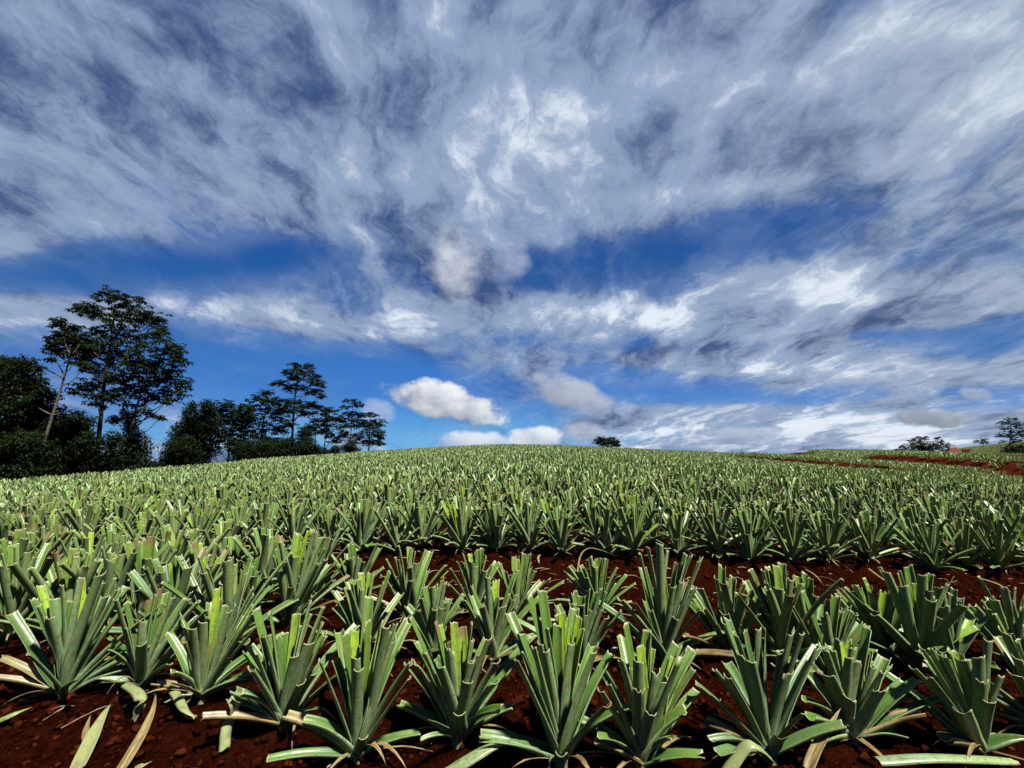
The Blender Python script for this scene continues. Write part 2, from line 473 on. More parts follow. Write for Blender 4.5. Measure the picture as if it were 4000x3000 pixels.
# ------------------------------------------------------------------ plants measured from the photo
# base pixel, then cut leaf ends: (x, y, width cm, flag)  y young, k dry, p pointed, d droops, s stub in front
PL = {
'A': ((255,2725), [(46,2397,5.5),(122,2346,4.5),(186,2418,4.8),(215,2338,5),(291,2346,5),(150,2290,4,'y'),(300,2262,4,'y'),(330,2255,3.5),(400,2280,4.2),(415,2333,3.5),(470,2300,3.2),(500,2500,3.2),(505,2535,3.5),(-2,2575,4.2,'k'),(100,2560,3.5),(330,2650,3,'p')],
  'broad sprawling pineapple plant at the left end of the front row, pale straw leaf below'),
'B': ((545,2690), [(574,2346,3.8),(612,2322,3.6),(645,2358,4.2),(685,2334,3.6),(753,2313,3.2),(557,2427,4.2),(553,2523,4.6),(485,2452,3.2),(420,2540,5.2,'d'),(814,2386,3.4),(820,2470,3.5),(400,2668,2.5,'p'),(660,2600,3.5)],
  'pale cut pineapple plant behind the curled fallen leaf on the soil'),
'C': ((790,2730), [(874,2343,4.4),(892,2392,3.4),(790,2434,4.8),(717,2512,3.2),(922,2362,3.2),(990,2362,3.4,'y'),(1000,2400,4.2),(1010,2450,3.8),(670,2633,4.2,'d'),(657,2670,3.2,'k'),(1005,2655,4.2,'d'),(990,2570,4.2),(840,2300,3.2,'y'),(657,2747,4,'d')],
  'cut pineapple plant with a straight leaf ending low over the soil at its left'),
'D': ((1110,2840), [(1054,2476,4.6),(1024,2488,4.2),(1127,2470,4),(1160,2398,4,'y'),(1184,2446,5.6),(1223,2404,4,'y'),(1211,2518,5.2),(1160,2567,4.2),(1265,2434,4.2),(1271,2482,4.2),(1356,2621,4.3),(1181,2675,4,'s'),(975,2620,4.6),(940,2720,5,'d'),(1235,2633,4),(1260,2777,3,'d'),(1000,2560,3)],
  'dark green pineapple plant with a broken leaf hanging at its left side'),
'E': ((1395,2960), [(1244,2585,3.6),(1386,2458,3.8,'y'),(1386,2573,4.2),(1404,2621,4.2),(1425,2434,3.4),(1494,2428,3.6,'y'),(1530,2470,3.8),(1548,2500,3.8),(1446,2482,2.8),(1337,2542,3,'p'),(1609,2597,4.2),(1605,2650,3),(1181,2826,5,'d'),(1420,2890,4,'s')],
  'tall narrow pineapple plant with pale upright leaves and a fat leaf drooping at left'),
'F': ((1790,2895), [(1622,2604,4.2),(1580,2591,3.2),(1652,2553,4.2),(1707,2608,5.2),(1711,2443,4.6,'y'),(1753,2536,4.6),(1770,2431,3.6,'y'),(1795,2448,4.2,'y'),(1846,2439,2.6),(1850,2587,4.6),(1875,2561,3.2),(1829,2671,4.6,'s'),(1951,2587,5),(1939,2671,4.2),(1951,2785,5.2,'d'),(1791,2798,5,'s'),(1669,2811,2.6,'p'),(1648,2899,3,'d')],
  'pineapple plant with bright yellow green heart above the large fallen green leaf'),
'G': ((2195,2985), [(2006,2579,4.6),(2036,2548,3.2),(2078,2530,4.2),(2108,2518,3.6),(2127,2548,3.8),(2181,2440,4.2),(2130,2458,3.2),(2190,2392,3.2,'y'),(2217,2398,2.6,'yp'),(2241,2518,5.6),(2265,2410,3.6,'y'),(2283,2458,4.6,'y'),(2332,2548,5.6),(2187,2958,4.6,'s'),(2470,2778,5.4,'d'),(2386,2760,4)],
  'large pineapple plant on a bare yellowish stem at the picture bottom'),
'H': ((2510,2995), [(2416,2585,5),(2368,2675,4.2),(2343,2705,4),(2464,2609,4.2),(2488,2524,3.6,'y'),(2512,2530,3.2,'y'),(2554,2536,3.4,'y'),(2627,2566,4.2,'y'),(2566,2633,4.2),(2609,2663,5.4),(2500,2705,5,'s'),(2548,2796,4.6,'s'),(2717,2621,3.6),(2681,2784,5.4,'d'),(2627,2892,3,'d'),(2337,2886,4,'d')],
  'short dark pineapple plant with green heart and open rolled leaf pointing right'),
'I': ((3005,2960), [(2717,2675,5.4),(2862,2476,5.2),(2922,2584,5.8),(2904,2464,2.8),(2973,2458,3.6),(2990,2450,4,'p'),(3095,2631,5.4),(3167,2595,3.8),(2838,2650,4),(2760,2814,4.6,'k'),(3045,2888,4.6,'s'),(3150,2790,3),(2890,2560,4),(3060,2560,4),(2780,2900,4,'d')],
  'open pineapple plant with long thick leaves leaning left and one white sharp leaf'),
'J': ((3330,2900), [(3229,2642,5.5),(3247,2541,3.8),(3287,2508,5.2),(3305,2505,4.2,'y'),(3337,2534,4.6,'y'),(3392,2534,5.8,'y'),(3366,2595,6.2),(3457,2631,5.4),(3424,2613,5),(3442,2707,6),(3327,2736,5,'s'),(3536,2671,5),(3590,2660,5),(3569,2725,5.8),(3515,2877,6.4,'d'),(3725,2725,4.4),(3135,2740,4,'d')],
  'squat pineapple plant with wide square cut leaves and a brown leaf at its foot'),
'K': ((3830,2950), [(3555,2609,4.2),(3620,2536,5),(3669,2560,5.8),(3693,2542,5,'y'),(3741,2548,4.2,'y'),(3753,2578,5.8),(3621,2645,4.6),(3765,2790,5.8,'s'),(3844,2669,5),(3868,2747,4.2),(3922,2651,5),(3590,2530,4),(3560,2700,4)],
  'big leaning pineapple plant above the long leaf lying at the right corner'),
'L': ((4120,2900), [(3920,2470,5.5),(3965,2500,5.2),(4010,2440,5,'y'),(4060,2460,5),(4130,2450,5),(4200,2520,5),(3960,2640,4.6),(4040,2620,5),(4160,2640,5)],
  'pineapple plant cut off by the right edge at the front'),
'Pa': ((140,2320), [(57,2081,5.2),(114,2088,4.8),(158,2062,5.8),(218,2094,5.2),(269,2100,5.2),(60,2160,4.6),(190,2180,5.2),(155,2150,5.2),(82,2195,5.2),(35,2150,4),(260,2200,5)],
  'sunlit pale pineapple plant with thick leaves at the left end of the third row'),
'Pb': ((320,2340), [(288,2100,3.2),(354,2080,4,'y'),(411,2106,4),(437,2125,4.2),(390,2220,4),(460,2200,3.6,'k'),(300,2180,4)],
  'spreading pineapple plant with a brown torn leaf among the third row'),
'P2': ((545,2430), [(500,2119,5),(525,2107,4),(592,2094,5.8),(494,2145,5.4),(620,2100,4,'y'),(660,2113,3.4,'p'),(424,2182,4,'p'),(545,2246,5.2),(640,2200,4)],
  'pineapple plant with one long whitish pointed leaf reaching left'),
'P3': ((780,2410), [(734,2120,4.2),(755,2119,4.6),(775,2125,4,'y'),(810,2176,4,'y'),(861,2176,4.2,'y'),(747,2220,4),(816,2211,4.6),(892,2214,5),(790,2145,4),(745,2170,4),(790,2284,3,'kp')],
  'yellow hearted pineapple plant with a dark brown leaf lying across it'),
'P4': ((905,2310), [(877,2100,4.2),(899,2097,4,'y'),(921,2094,5),(956,2125,4.2),(987,2132,4.2),(1013,2138,4.2),(883,2138,4.2),(854,2132,3.6)],
  'upright pale pineapple plant behind the yellow hearted one'),
'P5': ((970,2380), [(949,2208,5),(987,2202,5),(968,2258,5.4),(1013,2233,4.4),(1044,2258,4.2),(886,2265,4,'k')],
  'stubby pineapple plant with dry white leaf curls on its left'),
'P6': ((1130,2450), [(1076,2145,4.2),(1104,2126,3.2),(1155,2176,4.6),(1171,2088,4,'y'),(1209,2075,4.2,'y'),(1272,2145,4.4),(1278,2189,4.6),(1253,2202,5),(1304,2271,4),(1095,2233,5),(1063,2176,4),(1266,2100,4),(1335,2100,4),(1140,2296,4.6,'s')],
  'tall pineapple plant with two yellow leaves standing above the bare strip'),
'P7': ((1385,2345), [(1358,2132,4.2),(1380,2126,3.6),(1478,2126,4),(1507,2119,3.8,'p'),(1282,2164,4.6),(1308,2208,4)],
  'pineapple plant forking into two narrow leaf fans beside the bare strip'),
'P8': ((1420,2545), [(1384,2265,4.8),(1409,2240,4,'y'),(1418,2303,3.8),(1466,2240,5),(1447,2240,4,'y'),(1501,2277,4.6),(1504,2353,3.4),(1346,2296,4.2),(1516,2391,4)],
  'upright pineapple plant standing directly behind the tall narrow front one'),
'P9': ((1590,2425), [(1500,2189,4.8),(1592,2138,3.6,'y'),(1624,2157,3.2),(1668,2151,4.2,'y'),(1605,2271,4.2),(1630,2202,4.2),(1744,2214,4.2),(1751,2233,2.8,'y'),(1491,2252,4)],
  'pineapple plant with a thin bright leaf pointing right over the bare strip'),
'P10': ((1690,2560), [(1643,2341,4.2),(1656,2296,4.2),(1681,2296,5.2),(1725,2290,4.2),(1750,2353,4.2),(1728,2379,4.2),(1630,2391,4),(1596,2417,4.2),(1807,2391,4.4,'d')],
  'compact bluish pineapple plant behind the bright yellow green heart'),
'P11': ((1850,2405), [(1804,2164,4),(1833,2164,3.6,'y'),(1864,2157,4,'y'),(1807,2202,4.6),(1861,2214,4.2),(1902,2176,4.2),(1925,2208,4.2),(1757,2227,4.2),(1751,2290,4.4)],
  'pineapple plant with pale fan of leaves just before the bare strip middle'),
'P12': ((1925,2590), [(1839,2296,3.4),(1877,2372,4.6),(1902,2303,5.2),(1940,2271,4.2,'y'),(1953,2334,4.2),(1972,2372,4.6),(1991,2322,2.8),(1807,2347,4.6)],
  'pineapple plant with dark left leaf between two front row plants'),
'P13': ((2020,2410), [(1937,2221,4.2),(1972,2233,4.6),(2016,2182,4,'y'),(2016,2214,5,'y'),(2051,2182,5,'y'),(2073,2202,4.2),(2095,2233,5),(2149,2265,4.2),(2200,2277,4.2),(2225,2353,3.6,'d'),(2080,2320,4,'k')],
  'yellowish pineapple plant with dry shreds and leaves sprawling to the right'),
'P14': ((2330,2405), [(2288,2201,4.2),(2304,2182,4.2),(2328,2188,4,'y'),(2355,2182,4.6),(2288,2258,4.2),(2415,2220,4.6),(2421,2252,4.2),(2447,2252,4.6),(2485,2284,4.2),(2213,2265,4.2),(2257,2233,3.6)],
  'pineapple plant beside a tall bent straw at the bare strip'),
'P15': ((2275,2620), [(2270,2328,4.6),(2301,2303,5.2),(2339,2315,4.8),(2228,2360,4.2),(2282,2404,4.2),(2320,2385,5.2),(2358,2379,5.2),(2377,2417,5),(2428,2391,4)],
  'pale topped pineapple plant right behind the one on the bare stem'),
'P16': ((2595,2590), [(2494,2163,3.6),(2527,2139,3.6),(2570,2127,3.2,'y'),(2615,2151,3.6),(2645,2199,3.6),(2708,2175,3.6),(2582,2260,3.8,'y'),(2669,2277,4.6),(2639,2295,4),(2410,2344,4.6),(2470,2356,3.6),(2723,2301,4.2),(2446,2434,4.2),(2747,2386,4.6),(2645,2420,5,'s'),(2540,2386,3)],
  'tallest pineapple plant of the near bed with narrow leaves reaching over the strip'),
'P17': ((2850,2575), [(2736,2303,5),(2790,2258,5),(2821,2265,4,'y'),(2844,2265,4.2),(2872,2258,5),(2850,2303,5.2),(2910,2284,4.2),(2821,2398,5,'s'),(2923,2360,4.2),(2973,2398,5.4),(2954,2315,5),(2992,2328,5),(2745,2379,4.6)],
  'dense fan shaped pineapple plant right of the tallest one'),
'P18': ((3170,2570), [(2992,2227,5.2),(3018,2284,5.2),(3005,2315,5.2),(3113,2252,5),(3043,2290,4.6),(3005,2417,4),(3120,2391,3.4,'y'),(3200,2440,4)],
  'pineapple plant with fat leaves leaning left and one straight upright leaf'),
'P19': ((3450,2570), [(3315,2309,4.2),(3375,2290,5,'y'),(3397,2284,3.2,'y'),(3407,2385,5),(3458,2315,5,'y'),(3486,2309,4.2),(3549,2341,4.6),(3430,2347,3.6,'y'),(3560,2372,4)],
  'light green pineapple plant in the gap below the long white straw'),
'P20': ((3720,2610), [(3587,2366,4.2),(3613,2341,4.2),(3619,2296,3.6),(3663,2296,5.4),(3689,2296,4.2),(3733,2303,4.2),(3745,2347,5.4),(3689,2372,5),(3771,2385,4.2),(3676,2417,4),(3796,2404,4.2,'y'),(3866,2417,5)],
  'tall pale pineapple plant with many square cut leaves near the right side'),
'P21': ((3240,2670), [(3211,2404,4.2),(3283,2385,4.2,'y'),(3315,2372,4.2),(3271,2334,5),(3334,2391,4.2),(3391,2448,5),(3233,2340,4)],
  'small pineapple plant squeezed behind the squat one, dark curled leaf on top'),
'P22': ((3990,2620), [(3929,2340,4.2),(3853,2379,4.2),(3891,2347,4),(3973,2296,4.2),(3929,2474,5),(3954,2430,4.4,'y'),(4030,2320,4.4),(4080,2380,4.4)],
  'pineapple plant at the right edge of the second row'),
}

def build_measured(key, spec):
    (bx, by), tips, label = spec
    r = random.Random(sum(map(ord, key)) * 17)
    X, Y = ground_hit(bx, by)
    base = np.array([X, Y, float(G(X, Y))])
    top = min(t[1] for t in tips); hpx = by - top
    root = empty('pineapple_plant', base)
    tag(root, label, 'pineapple plant', GROUP)
    ros, heart, dead = Acc(), Acc(), Acc()
    for t in tips:
        x, y, w = t[:3]; fl = t[3] if len(t) > 3 else ''
        rel = (by - y) / hpx; lat = (x - bx) / hpx
        if 'y' in fl: d = r.uniform(.03, .11)
        elif 's' in fl: d = -r.uniform(.10, .15)
        elif 'd' in fl: d = -r.uniform(.03, .10)
        elif rel > .8: d = r.uniform(-.03, .06)
        elif abs(lat) > .42: d = r.uniform(-.07, .05)
        else: d = -.05 - .09 * (.8 - rel) / .4 + r.uniform(-.02, .02)
        for _ in range(60):
            tip = at_depth(x, y, Y + d)
            if tip[2] > float(G(tip[0], tip[1])) + .02: break
            d -= .01
        tip = tip - base
        o = np.array([tip[0], tip[1], 0]); ol = np.linalg.norm(o) + 1e-6; o /= ol
        ln = np.linalg.norm(tip)
        tilt = math.atan2(ol, tip[2])
        b = o * (.008 + .012 * min(1, tilt)) + ZUP * (.04 if tilt < .25 else .01)
        perp = -o * math.cos(tilt) + ZUP * math.sin(tilt)
        arch = r.uniform(-.01, .04) + (.16 if 'd' in fl else .05 * min(1, tilt))
        ctrl = b + (tip - b) * .52 + perp * ln * arch
        youth = r.uniform(.6, 1) if 'y' in fl else (-r.uniform(.5, 1) if 'k' in fl else (.25 if rel > .9 and r.random() < .5 else 0))
        acc = dead if 'k' in fl else (heart if 'y' in fl else ros)
        leaf(acc, [b, ctrl, tip], w / 100 * r.uniform(.88, .98), r.random(), youth, 11, 8,
             phi=r.uniform(.7, 1.0) if 'y' in fl else (r.uniform(1.25, 1.6) if 'd' in fl else r.uniform(.85, 1.35)),
             pointed='p' in fl, twist=r.uniform(-.25, .25), slant=r.uniform(-.2, .2), r=r)
    # the leaves the photo only hints at: behind and low down
    Hm = hpx / FPX * (Y * COS) * 1.05
    for i in range(8):
        back = i < 5
        az = r.uniform(.2, 2.95) if back else r.choice((r.uniform(-.55, .35), r.uniform(2.8, 3.7)))
        tilt = r.uniform(.35, 1.15) if back else r.uniform(1.05, 1.4)
        ln = Hm * (r.uniform(.55, .85) if back else r.uniform(.32, .6))
        o = np.array([math.cos(az), math.sin(az), 0])
        b = o * .02 + ZUP * .005
        tip = b + o * math.sin(tilt) * ln + ZUP * max(.03, math.cos(tilt) * ln)
        perp = -o * math.cos(tilt) + ZUP * math.sin(tilt)
        leaf(ros if i < 7 else dead, [b, b + (tip - b) * .5 + perp * ln * .10, tip], r.uniform(.040, .054), r.random(),
             0 if i < 7 else -1, 8, 6, phi=r.uniform(1.3, 1.75), pointed=r.random() < .15, r=r)
    for i in range(5):   # upright leaves between the measured ones
        az = r.uniform(0, 6.28); tilt = r.uniform(.10, .45); ln = Hm * r.uniform(.6, .9)
        o = np.array([math.cos(az), math.sin(az), 0]); b = o * .012 + ZUP * .02
        tip = b + o * math.sin(tilt) * ln + ZUP * math.cos(tilt) * ln
        perp = -o * math.cos(tilt) + ZUP * math.sin(tilt)
        leaf(ros, [b, b + (tip - b) * .5 + perp * ln * .03, tip], r.uniform(.032, .044), r.random(), 0, 10, 6, phi=r.uniform(.8, 1.4), slant=r.uniform(-.25, .25), r=r)
    for i in range(4):   # withered thin leaves round the foot
        az = r.choice((r.uniform(-.9, .9), r.uniform(2.2, 4.1))); ln = r.uniform(.10, .26)
        o = np.array([math.cos(az), math.sin(az), 0]); q = np.array([-o[1], o[0], 0]) * r.uniform(-.1, .1)
        leaf(dead, [o * .02 + ZUP * .02, o * ln * .55 + ZUP * r.uniform(.04, .12) + q, o * ln + ZUP * .012 + q * 1.6], r.uniform(.008, .022), r.random(), -1, 8, 3, phi=.8, pointed=True, bow=r.uniform(-.05, .05), r=r)
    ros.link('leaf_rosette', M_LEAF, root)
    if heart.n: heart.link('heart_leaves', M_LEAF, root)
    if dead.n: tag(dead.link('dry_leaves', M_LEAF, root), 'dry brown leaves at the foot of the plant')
    stem_mesh(r, .08).link('stem', M_STEM, root, attrs=False)
    return root, X, Y

SKYONLY = False
front_xy = []
if not SKYONLY:
    FILL = [((40,2500),.46,'crowded pineapple plant at the left edge behind the broad sprawling one'),((250,2500),.44,'half hidden pineapple plant behind the broad sprawling front plant'),
      ((420,2440),.42,'pineapple plant in the dense left bed, left of the long whitish pointed leaf'),((660,2520),.42,'half hidden pineapple plant behind the pale plant above the curled leaf'),((880,2540),.43,'pineapple plant wedged behind the plant with the straight low leaf'),
      ((40,2350),.44,'bright pineapple plant touching the left edge in the third row'),((440,2310),.43,'pineapple plant deep in the left bed beside the brown torn leaf'),((640,2320),.42,'pineapple plant in the dense left bed behind the one with the whitish leaf'),((720,2290),.42,'pineapple plant at the back of the left bed behind the yellow hearted one'),
      ((1040,2310),.40,'pineapple plant behind the tall one with two yellow leaves'),((1230,2330),.40,'pineapple plant at the left start of the bare strip'),((230,2270),.44,'pineapple plant right behind the thick leaved one at the left'),((90,2240),.44,'pineapple plant behind the third row at the left edge'),((540,2260),.42,'pineapple plant at the back edge of the left bed, fourth layer'),((860,2250),.42,'pineapple plant at the back edge of the left bed near the strip'),
      ((3060,2600),.40,'low pineapple plant between the fan shaped one and the fat leaves leaning left'),((3600,2620),.40,'low pineapple plant left of the tall pale one with square leaves')]
    for i, ((px, py), H, lab) in enumerate(FILL):
        X, Y = ground_hit(px, py); front_xy.append((X, Y))
        root = empty('pineapple_plant', (X, Y, float(G(X, Y)))); tag(root, lab, 'pineapple plant', GROUP)
        ros, heart = auto_plant(900 + i, H=H, n=26, ns=9, na=6, wscale=1.05)
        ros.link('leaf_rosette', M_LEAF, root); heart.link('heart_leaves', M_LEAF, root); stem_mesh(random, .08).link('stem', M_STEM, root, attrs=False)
    for k, s in PL.items():
        _, X, Y = build_measured(k, s); front_xy.append((X, Y))

# ------------------------------------------------------------------ fields: row by row
def poly_dist(P, line):
    d = np.full(len(P), 1e9)
    for a, b in zip(line[:-1], line[1:]):
        a, b = np.array(a), np.array(b); ab = b - a
        t = np.clip(((P - a) @ ab) / (ab @ ab), 0, 1)
        d = np.minimum(d, np.linalg.norm(P - (a + t[:, None] * ab), axis=1))
    return d

pts = []
k = 0
ybase = 4.66
row_of = []
while ybase < 88:
    xs = np.arange(-26, 75, .335)
    xs = xs + RNG.uniform(0, .3) + RNG.normal(0, .035, len(xs))
    ys = ybase + SLOPE * np.clip(xs, -20, 30) + RNG.normal(0, .045, len(xs)) + .12 * np.sin(xs * .35 + k)
    keep = RNG.random(len(xs)) > .02
    pts.append(np.stack([xs, ys], 1)[keep]); row_of += [k] * int(keep.sum())
    ybase += .48 if k % 2 == 0 else .92
    k += 1
P = np.concatenate(pts); row_of = np.array(row_of)
edge_l = -20.6 - .05 * P[:, 1] + .4 * np.sin(P[:, 1] * .2)
ok = (np.abs(P[:, 0]) < 1.3 * P[:, 1] + 1.2) & (P[:, 0] > edge_l) & (P[:, 0] < 62)
ra = across(ROAD, P[:, 0], P[:, 1]); la = across(LANE, P[:, 0], P[:, 1])
ok &= ~((ra > -.4) & (ra < 1.8 - 1.0 * (1 - smooth(27, 38, P[:, 1]))) & (P[:, 1] > 13) & (P[:, 1] < 46)) & ~((la > -.8) & (la < .95) & (((P[:, 1] > 31) & (P[:, 1] < 40)) | ((P[:, 1] > 60) & (P[:, 1] < 75)))) & (poly_dist(P, LANE_L) > .65)
P = P[ok]; row_of = row_of[ok]
Z = G(P[:, 0], P[:, 1])
ppx, ppy, fwd = pix(np.stack([P[:, 0], P[:, 1], Z], 1).T)
inframe = (ppx > -30) & (ppx < 4030) & (ppy < 3000)
order = np.argsort(fwd)
chosen = [i for i in order if inframe[i]][:300 - len(PL) - 17]
chosen_set = set(chosen)

ONES = 'first second third fourth fifth sixth seventh eighth ninth tenth eleventh twelfth thirteenth fourteenth fifteenth sixteenth seventeenth eighteenth nineteenth'.split()
TENS = {2: ('twentieth', 'twenty'), 3: ('thirtieth', 'thirty'), 4: ('fortieth', 'forty'), 5: ('fiftieth', 'fifty'), 6: ('sixtieth', 'sixty'), 7: ('seventieth', 'seventy')}
def ordinal(n):
    if n < 20: return ONES[n - 1]
    t, u = divmod(n, 10)
    return TENS[t][0] if u == 0 else TENS[t][1] + '-' + ONES[u - 1]

NVAR = 12
if not SKYONLY:
    variants = []
    for i in range(NVAR):
        ros, heart = auto_plant(100 + i, H=.43 * (1 + .03 * math.sin(i * 2.1)), n=24 + i % 4, ns=6, na=5)
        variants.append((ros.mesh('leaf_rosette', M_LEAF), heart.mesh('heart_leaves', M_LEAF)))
    stem_me = stem_mesh(random).mesh('stem', M_STEM, attrs=False)
    rank = {}
    for kk in set(row_of[chosen]):
        idx = [i for i in np.where((row_of == kk) & inframe)[0]]
        idx.sort(key=lambda i: ppx[i])
        for n_, i in enumerate(idx): rank[i] = n_ + 1
    proto = {}
    for n_, i in enumerate(chosen):
        v = n_ % NVAR
        loc = (P[i, 0], P[i, 1], float(Z[i]))
        if v not in proto:
            root = empty('pineapple_plant', loc)
            for nm, me in (('leaf_rosette', variants[v][0]), ('heart_leaves', variants[v][1]), ('stem', stem_me)):
                o = bpy.data.objects.new(nm, me); COL.objects.link(o); o.parent = root
            proto[v] = root
        else:
            root = proto[v].copy(); COL.objects.link(root); root.location = loc
            for ch in proto[v].children:
                c = ch.copy(); COL.objects.link(c); c.parent = root
        sc_ = RNG.uniform(.88, 1.1)
        root.rotation_euler = (RNG.normal(0, .05), RNG.normal(0, .05), RNG.uniform(0, 6.28)); root.scale = (sc_, sc_, sc_ * RNG.uniform(.94, 1.05))
        tag(root, f'mown pineapple plant, {ordinal(rank[i])} from the left in the {ordinal(int(row_of[i]) + 1)} row beyond the bare strip',
            'pineapple plant', GROUP)

    # ---- the thousands farther off: one mass, instanced on points
    rest = np.array([i for i in range(len(P)) if i not in chosen_set])
    R3 = np.stack([P[rest, 0], P[rest, 1], Z[rest]], 1)
    # strips planted down the far hillside, and level rows below them
    hs_ = []
    for x0 in np.arange(86, 250, 1.25):
        for y0 in np.arange(112, 172, .55):
            xx = x0 + (y0 - 112) * .62 + RNG.normal(0, .06)
            if abs(xx / y0 - .945) < .022 and y0 < 158: continue
            hs_.append((xx, y0))
    for y0 in np.arange(84, 110, .75):
        for xx in np.arange(56, 135, .5):
            hs_.append((xx + RNG.normal(0, .08), y0 + RNG.normal(0, .06)))
    hs_ = np.array(hs_); hs_ = hs_[(hs_[:, 0] / hs_[:, 1] < 1.22) & (hs_[:, 0] / hs_[:, 1] > .55)]
    R3 = np.vstack([R3, np.stack([hs_[:, 0], hs_[:, 1], G(hs_[:, 0], hs_[:, 1])], 1)])
    # off-frame ends of the three front rows
    ext = []
    for c in ROWS_FRONT:
        for x in list(np.arange(-6.4, -2.6 - (c - 1.9) * .9, .36)) + list(np.arange(2.5 + (c - 1.9) * .9, 6.2, .36)):
            y = c + SLOPE * x
            ext.append((x, y, float(G(x, y))))
    R3 = np.vstack([R3, np.array(ext)])
    dist = np.hypot(R3[:, 0], R3[:, 1])
    libc = bpy.data.collections.new('pineapple_variants')
    NNEAR, NFAR = 10, 14
    for i in range(NNEAR + NFAR):
        near = i < NNEAR
        ros, heart = auto_plant(300 + i, H=.405, n=(20 if near else 15), ns=(4 if near else 3), na=(4 if near else 2), thick=0, wscale=.95 if near else 1.0)
        a = Acc(); a.v = ros.v + heart.v; a.a = ros.a + heart.a; a.b = ros.b + heart.b
        off = ros.n
        a.f = ros.f + [f + off for f in heart.f]; a.n = ros.n + heart.n
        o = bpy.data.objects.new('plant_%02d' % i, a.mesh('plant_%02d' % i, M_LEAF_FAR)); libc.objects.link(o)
    me = bpy.data.meshes.new('pineapple_field')
    me.from_pydata([tuple(p) for p in R3], [], [])
    n_ = len(R3)
    near = dist < 22
    var = np.where(near, RNG.integers(0, NNEAR, n_), NNEAR + RNG.integers(0, NFAR, n_)).astype(np.int32)
    me.attributes.new('variant', 'INT', 'POINT').data.foreach_set('value', var)
    rot = np.stack([RNG.normal(0, .05, n_), RNG.normal(0, .05, n_), RNG.uniform(0, 6.28, n_)], 1).astype(np.float32)
    me.attributes.new('turn', 'FLOAT_VECTOR', 'POINT').data.foreach_set('vector', rot.ravel())
    me.attributes.new('grow', 'FLOAT', 'POINT').data.foreach_set('value', (RNG.uniform(.80, 1.12, n_) * np.array([1 + .16 * mnoise.noise(Vector((q[0] * .16, q[1] * .16, 0))) for q in R3])).astype(np.float32))
    fo = bpy.data.objects.new('pineapple_field', me); COL.objects.link(fo)
    tag(fo, 'dense mass of mown pineapple plants covering the far slope', 'pineapple field', None, 'stuff')
    gt = bpy.data.node_groups.new('field_points', 'GeometryNodeTree')
    gt.interface.new_socket('Geometry', in_out='INPUT', socket_type='NodeSocketGeometry')
    gt.interface.new_socket('Geometry', in_out='OUTPUT', socket_type='NodeSocketGeometry')
    gi = gt.nodes.new('NodeGroupInput'); go = gt.nodes.new('NodeGroupOutput')
    ci = gt.nodes.new('GeometryNodeCollectionInfo'); ci.inputs['Collection'].default_value = libc
    ci.inputs['Separate Children'].default_value = True; ci.inputs['Reset Children'].default_value = True
    ip = gt.nodes.new('GeometryNodeInstanceOnPoints'); ip.inputs['Pick Instance'].default_value = True
    def named(nm, ty):
        q = gt.nodes.new('GeometryNodeInputNamedAttribute'); q.data_type = ty; q.inputs['Name'].default_value = nm
        return q.outputs['Attribute']
    e2r = gt.nodes.new('FunctionNodeEulerToRotation')
    gt.links.new(named('turn', 'FLOAT_VECTOR'), e2r.inputs[0])
    gt.links.new(gi.outputs[0], ip.inputs['Points']); gt.links.new(ci.outputs[0], ip.inputs['Instance'])
    gt.links.new(named('variant', 'INT'), ip.inputs['Instance Index'])
    gt.links.new(e2r.outputs[0], ip.inputs['Rotation']); gt.links.new(named('grow', 'FLOAT'), ip.inputs['Scale'])
    gt.links.new(ip.outputs[0], go.inputs[0])
    md = fo.modifiers.new('field', 'NODES'); md.node_group = gt
    print('plants', len(chosen) + len(PL), 'mass', n_)

# ------------------------------------------------------------------ ground sheet
def fbm(x, y, s, oct_=3):
    return np.array([mnoise.fractal(Vector((a * s, b * s, 3.7)), 1.0, 2.0, oct_) for a, b in zip(x, y)])

def build_ground():
    nx, ny, a = 520, 560, 9.2
    u = np.linspace(-1, 1, nx); v = np.linspace(-1, 1, ny)
    gx = 3200 * np.sinh(a * u) / np.sinh(a)
    gy = 2.6 + 3200 * np.sinh(a * v) / np.sinh(a)
    X, Y = np.meshgrid(gx, gy, indexing='xy')
    X = X.ravel(); Y = Y.ravel()
    Z = G(X, Y).astype(float)
    d = np.hypot(X, Y - 2)
    near = d < 14
    Z[near] += (fbm(X[near], Y[near], 9, 4) * .020 + fbm(X[near], Y[near], 34, 3) * .012) * (1 - smooth(7, 14, d[near]))
    # the farm road is cut a little into the slope
    sel = (Y > 10) & (Y < 100) & (np.abs(X) < 70)
    Z[sel] -= .2 * (1 - smooth(.8, 1.3, np.abs(across(ROAD, X[sel], Y[sel])))) * smooth(14, 20, Y[sel])
    acc = Acc(); acc.add(np.stack([X, Y, Z], 1), grid_faces(ny, nx))
    o = acc.link('ground', M_SOIL, attrs=False)
    tag(o, 'red brown soil of the field', None, None, 'structure')
if not SKYONLY: build_ground()

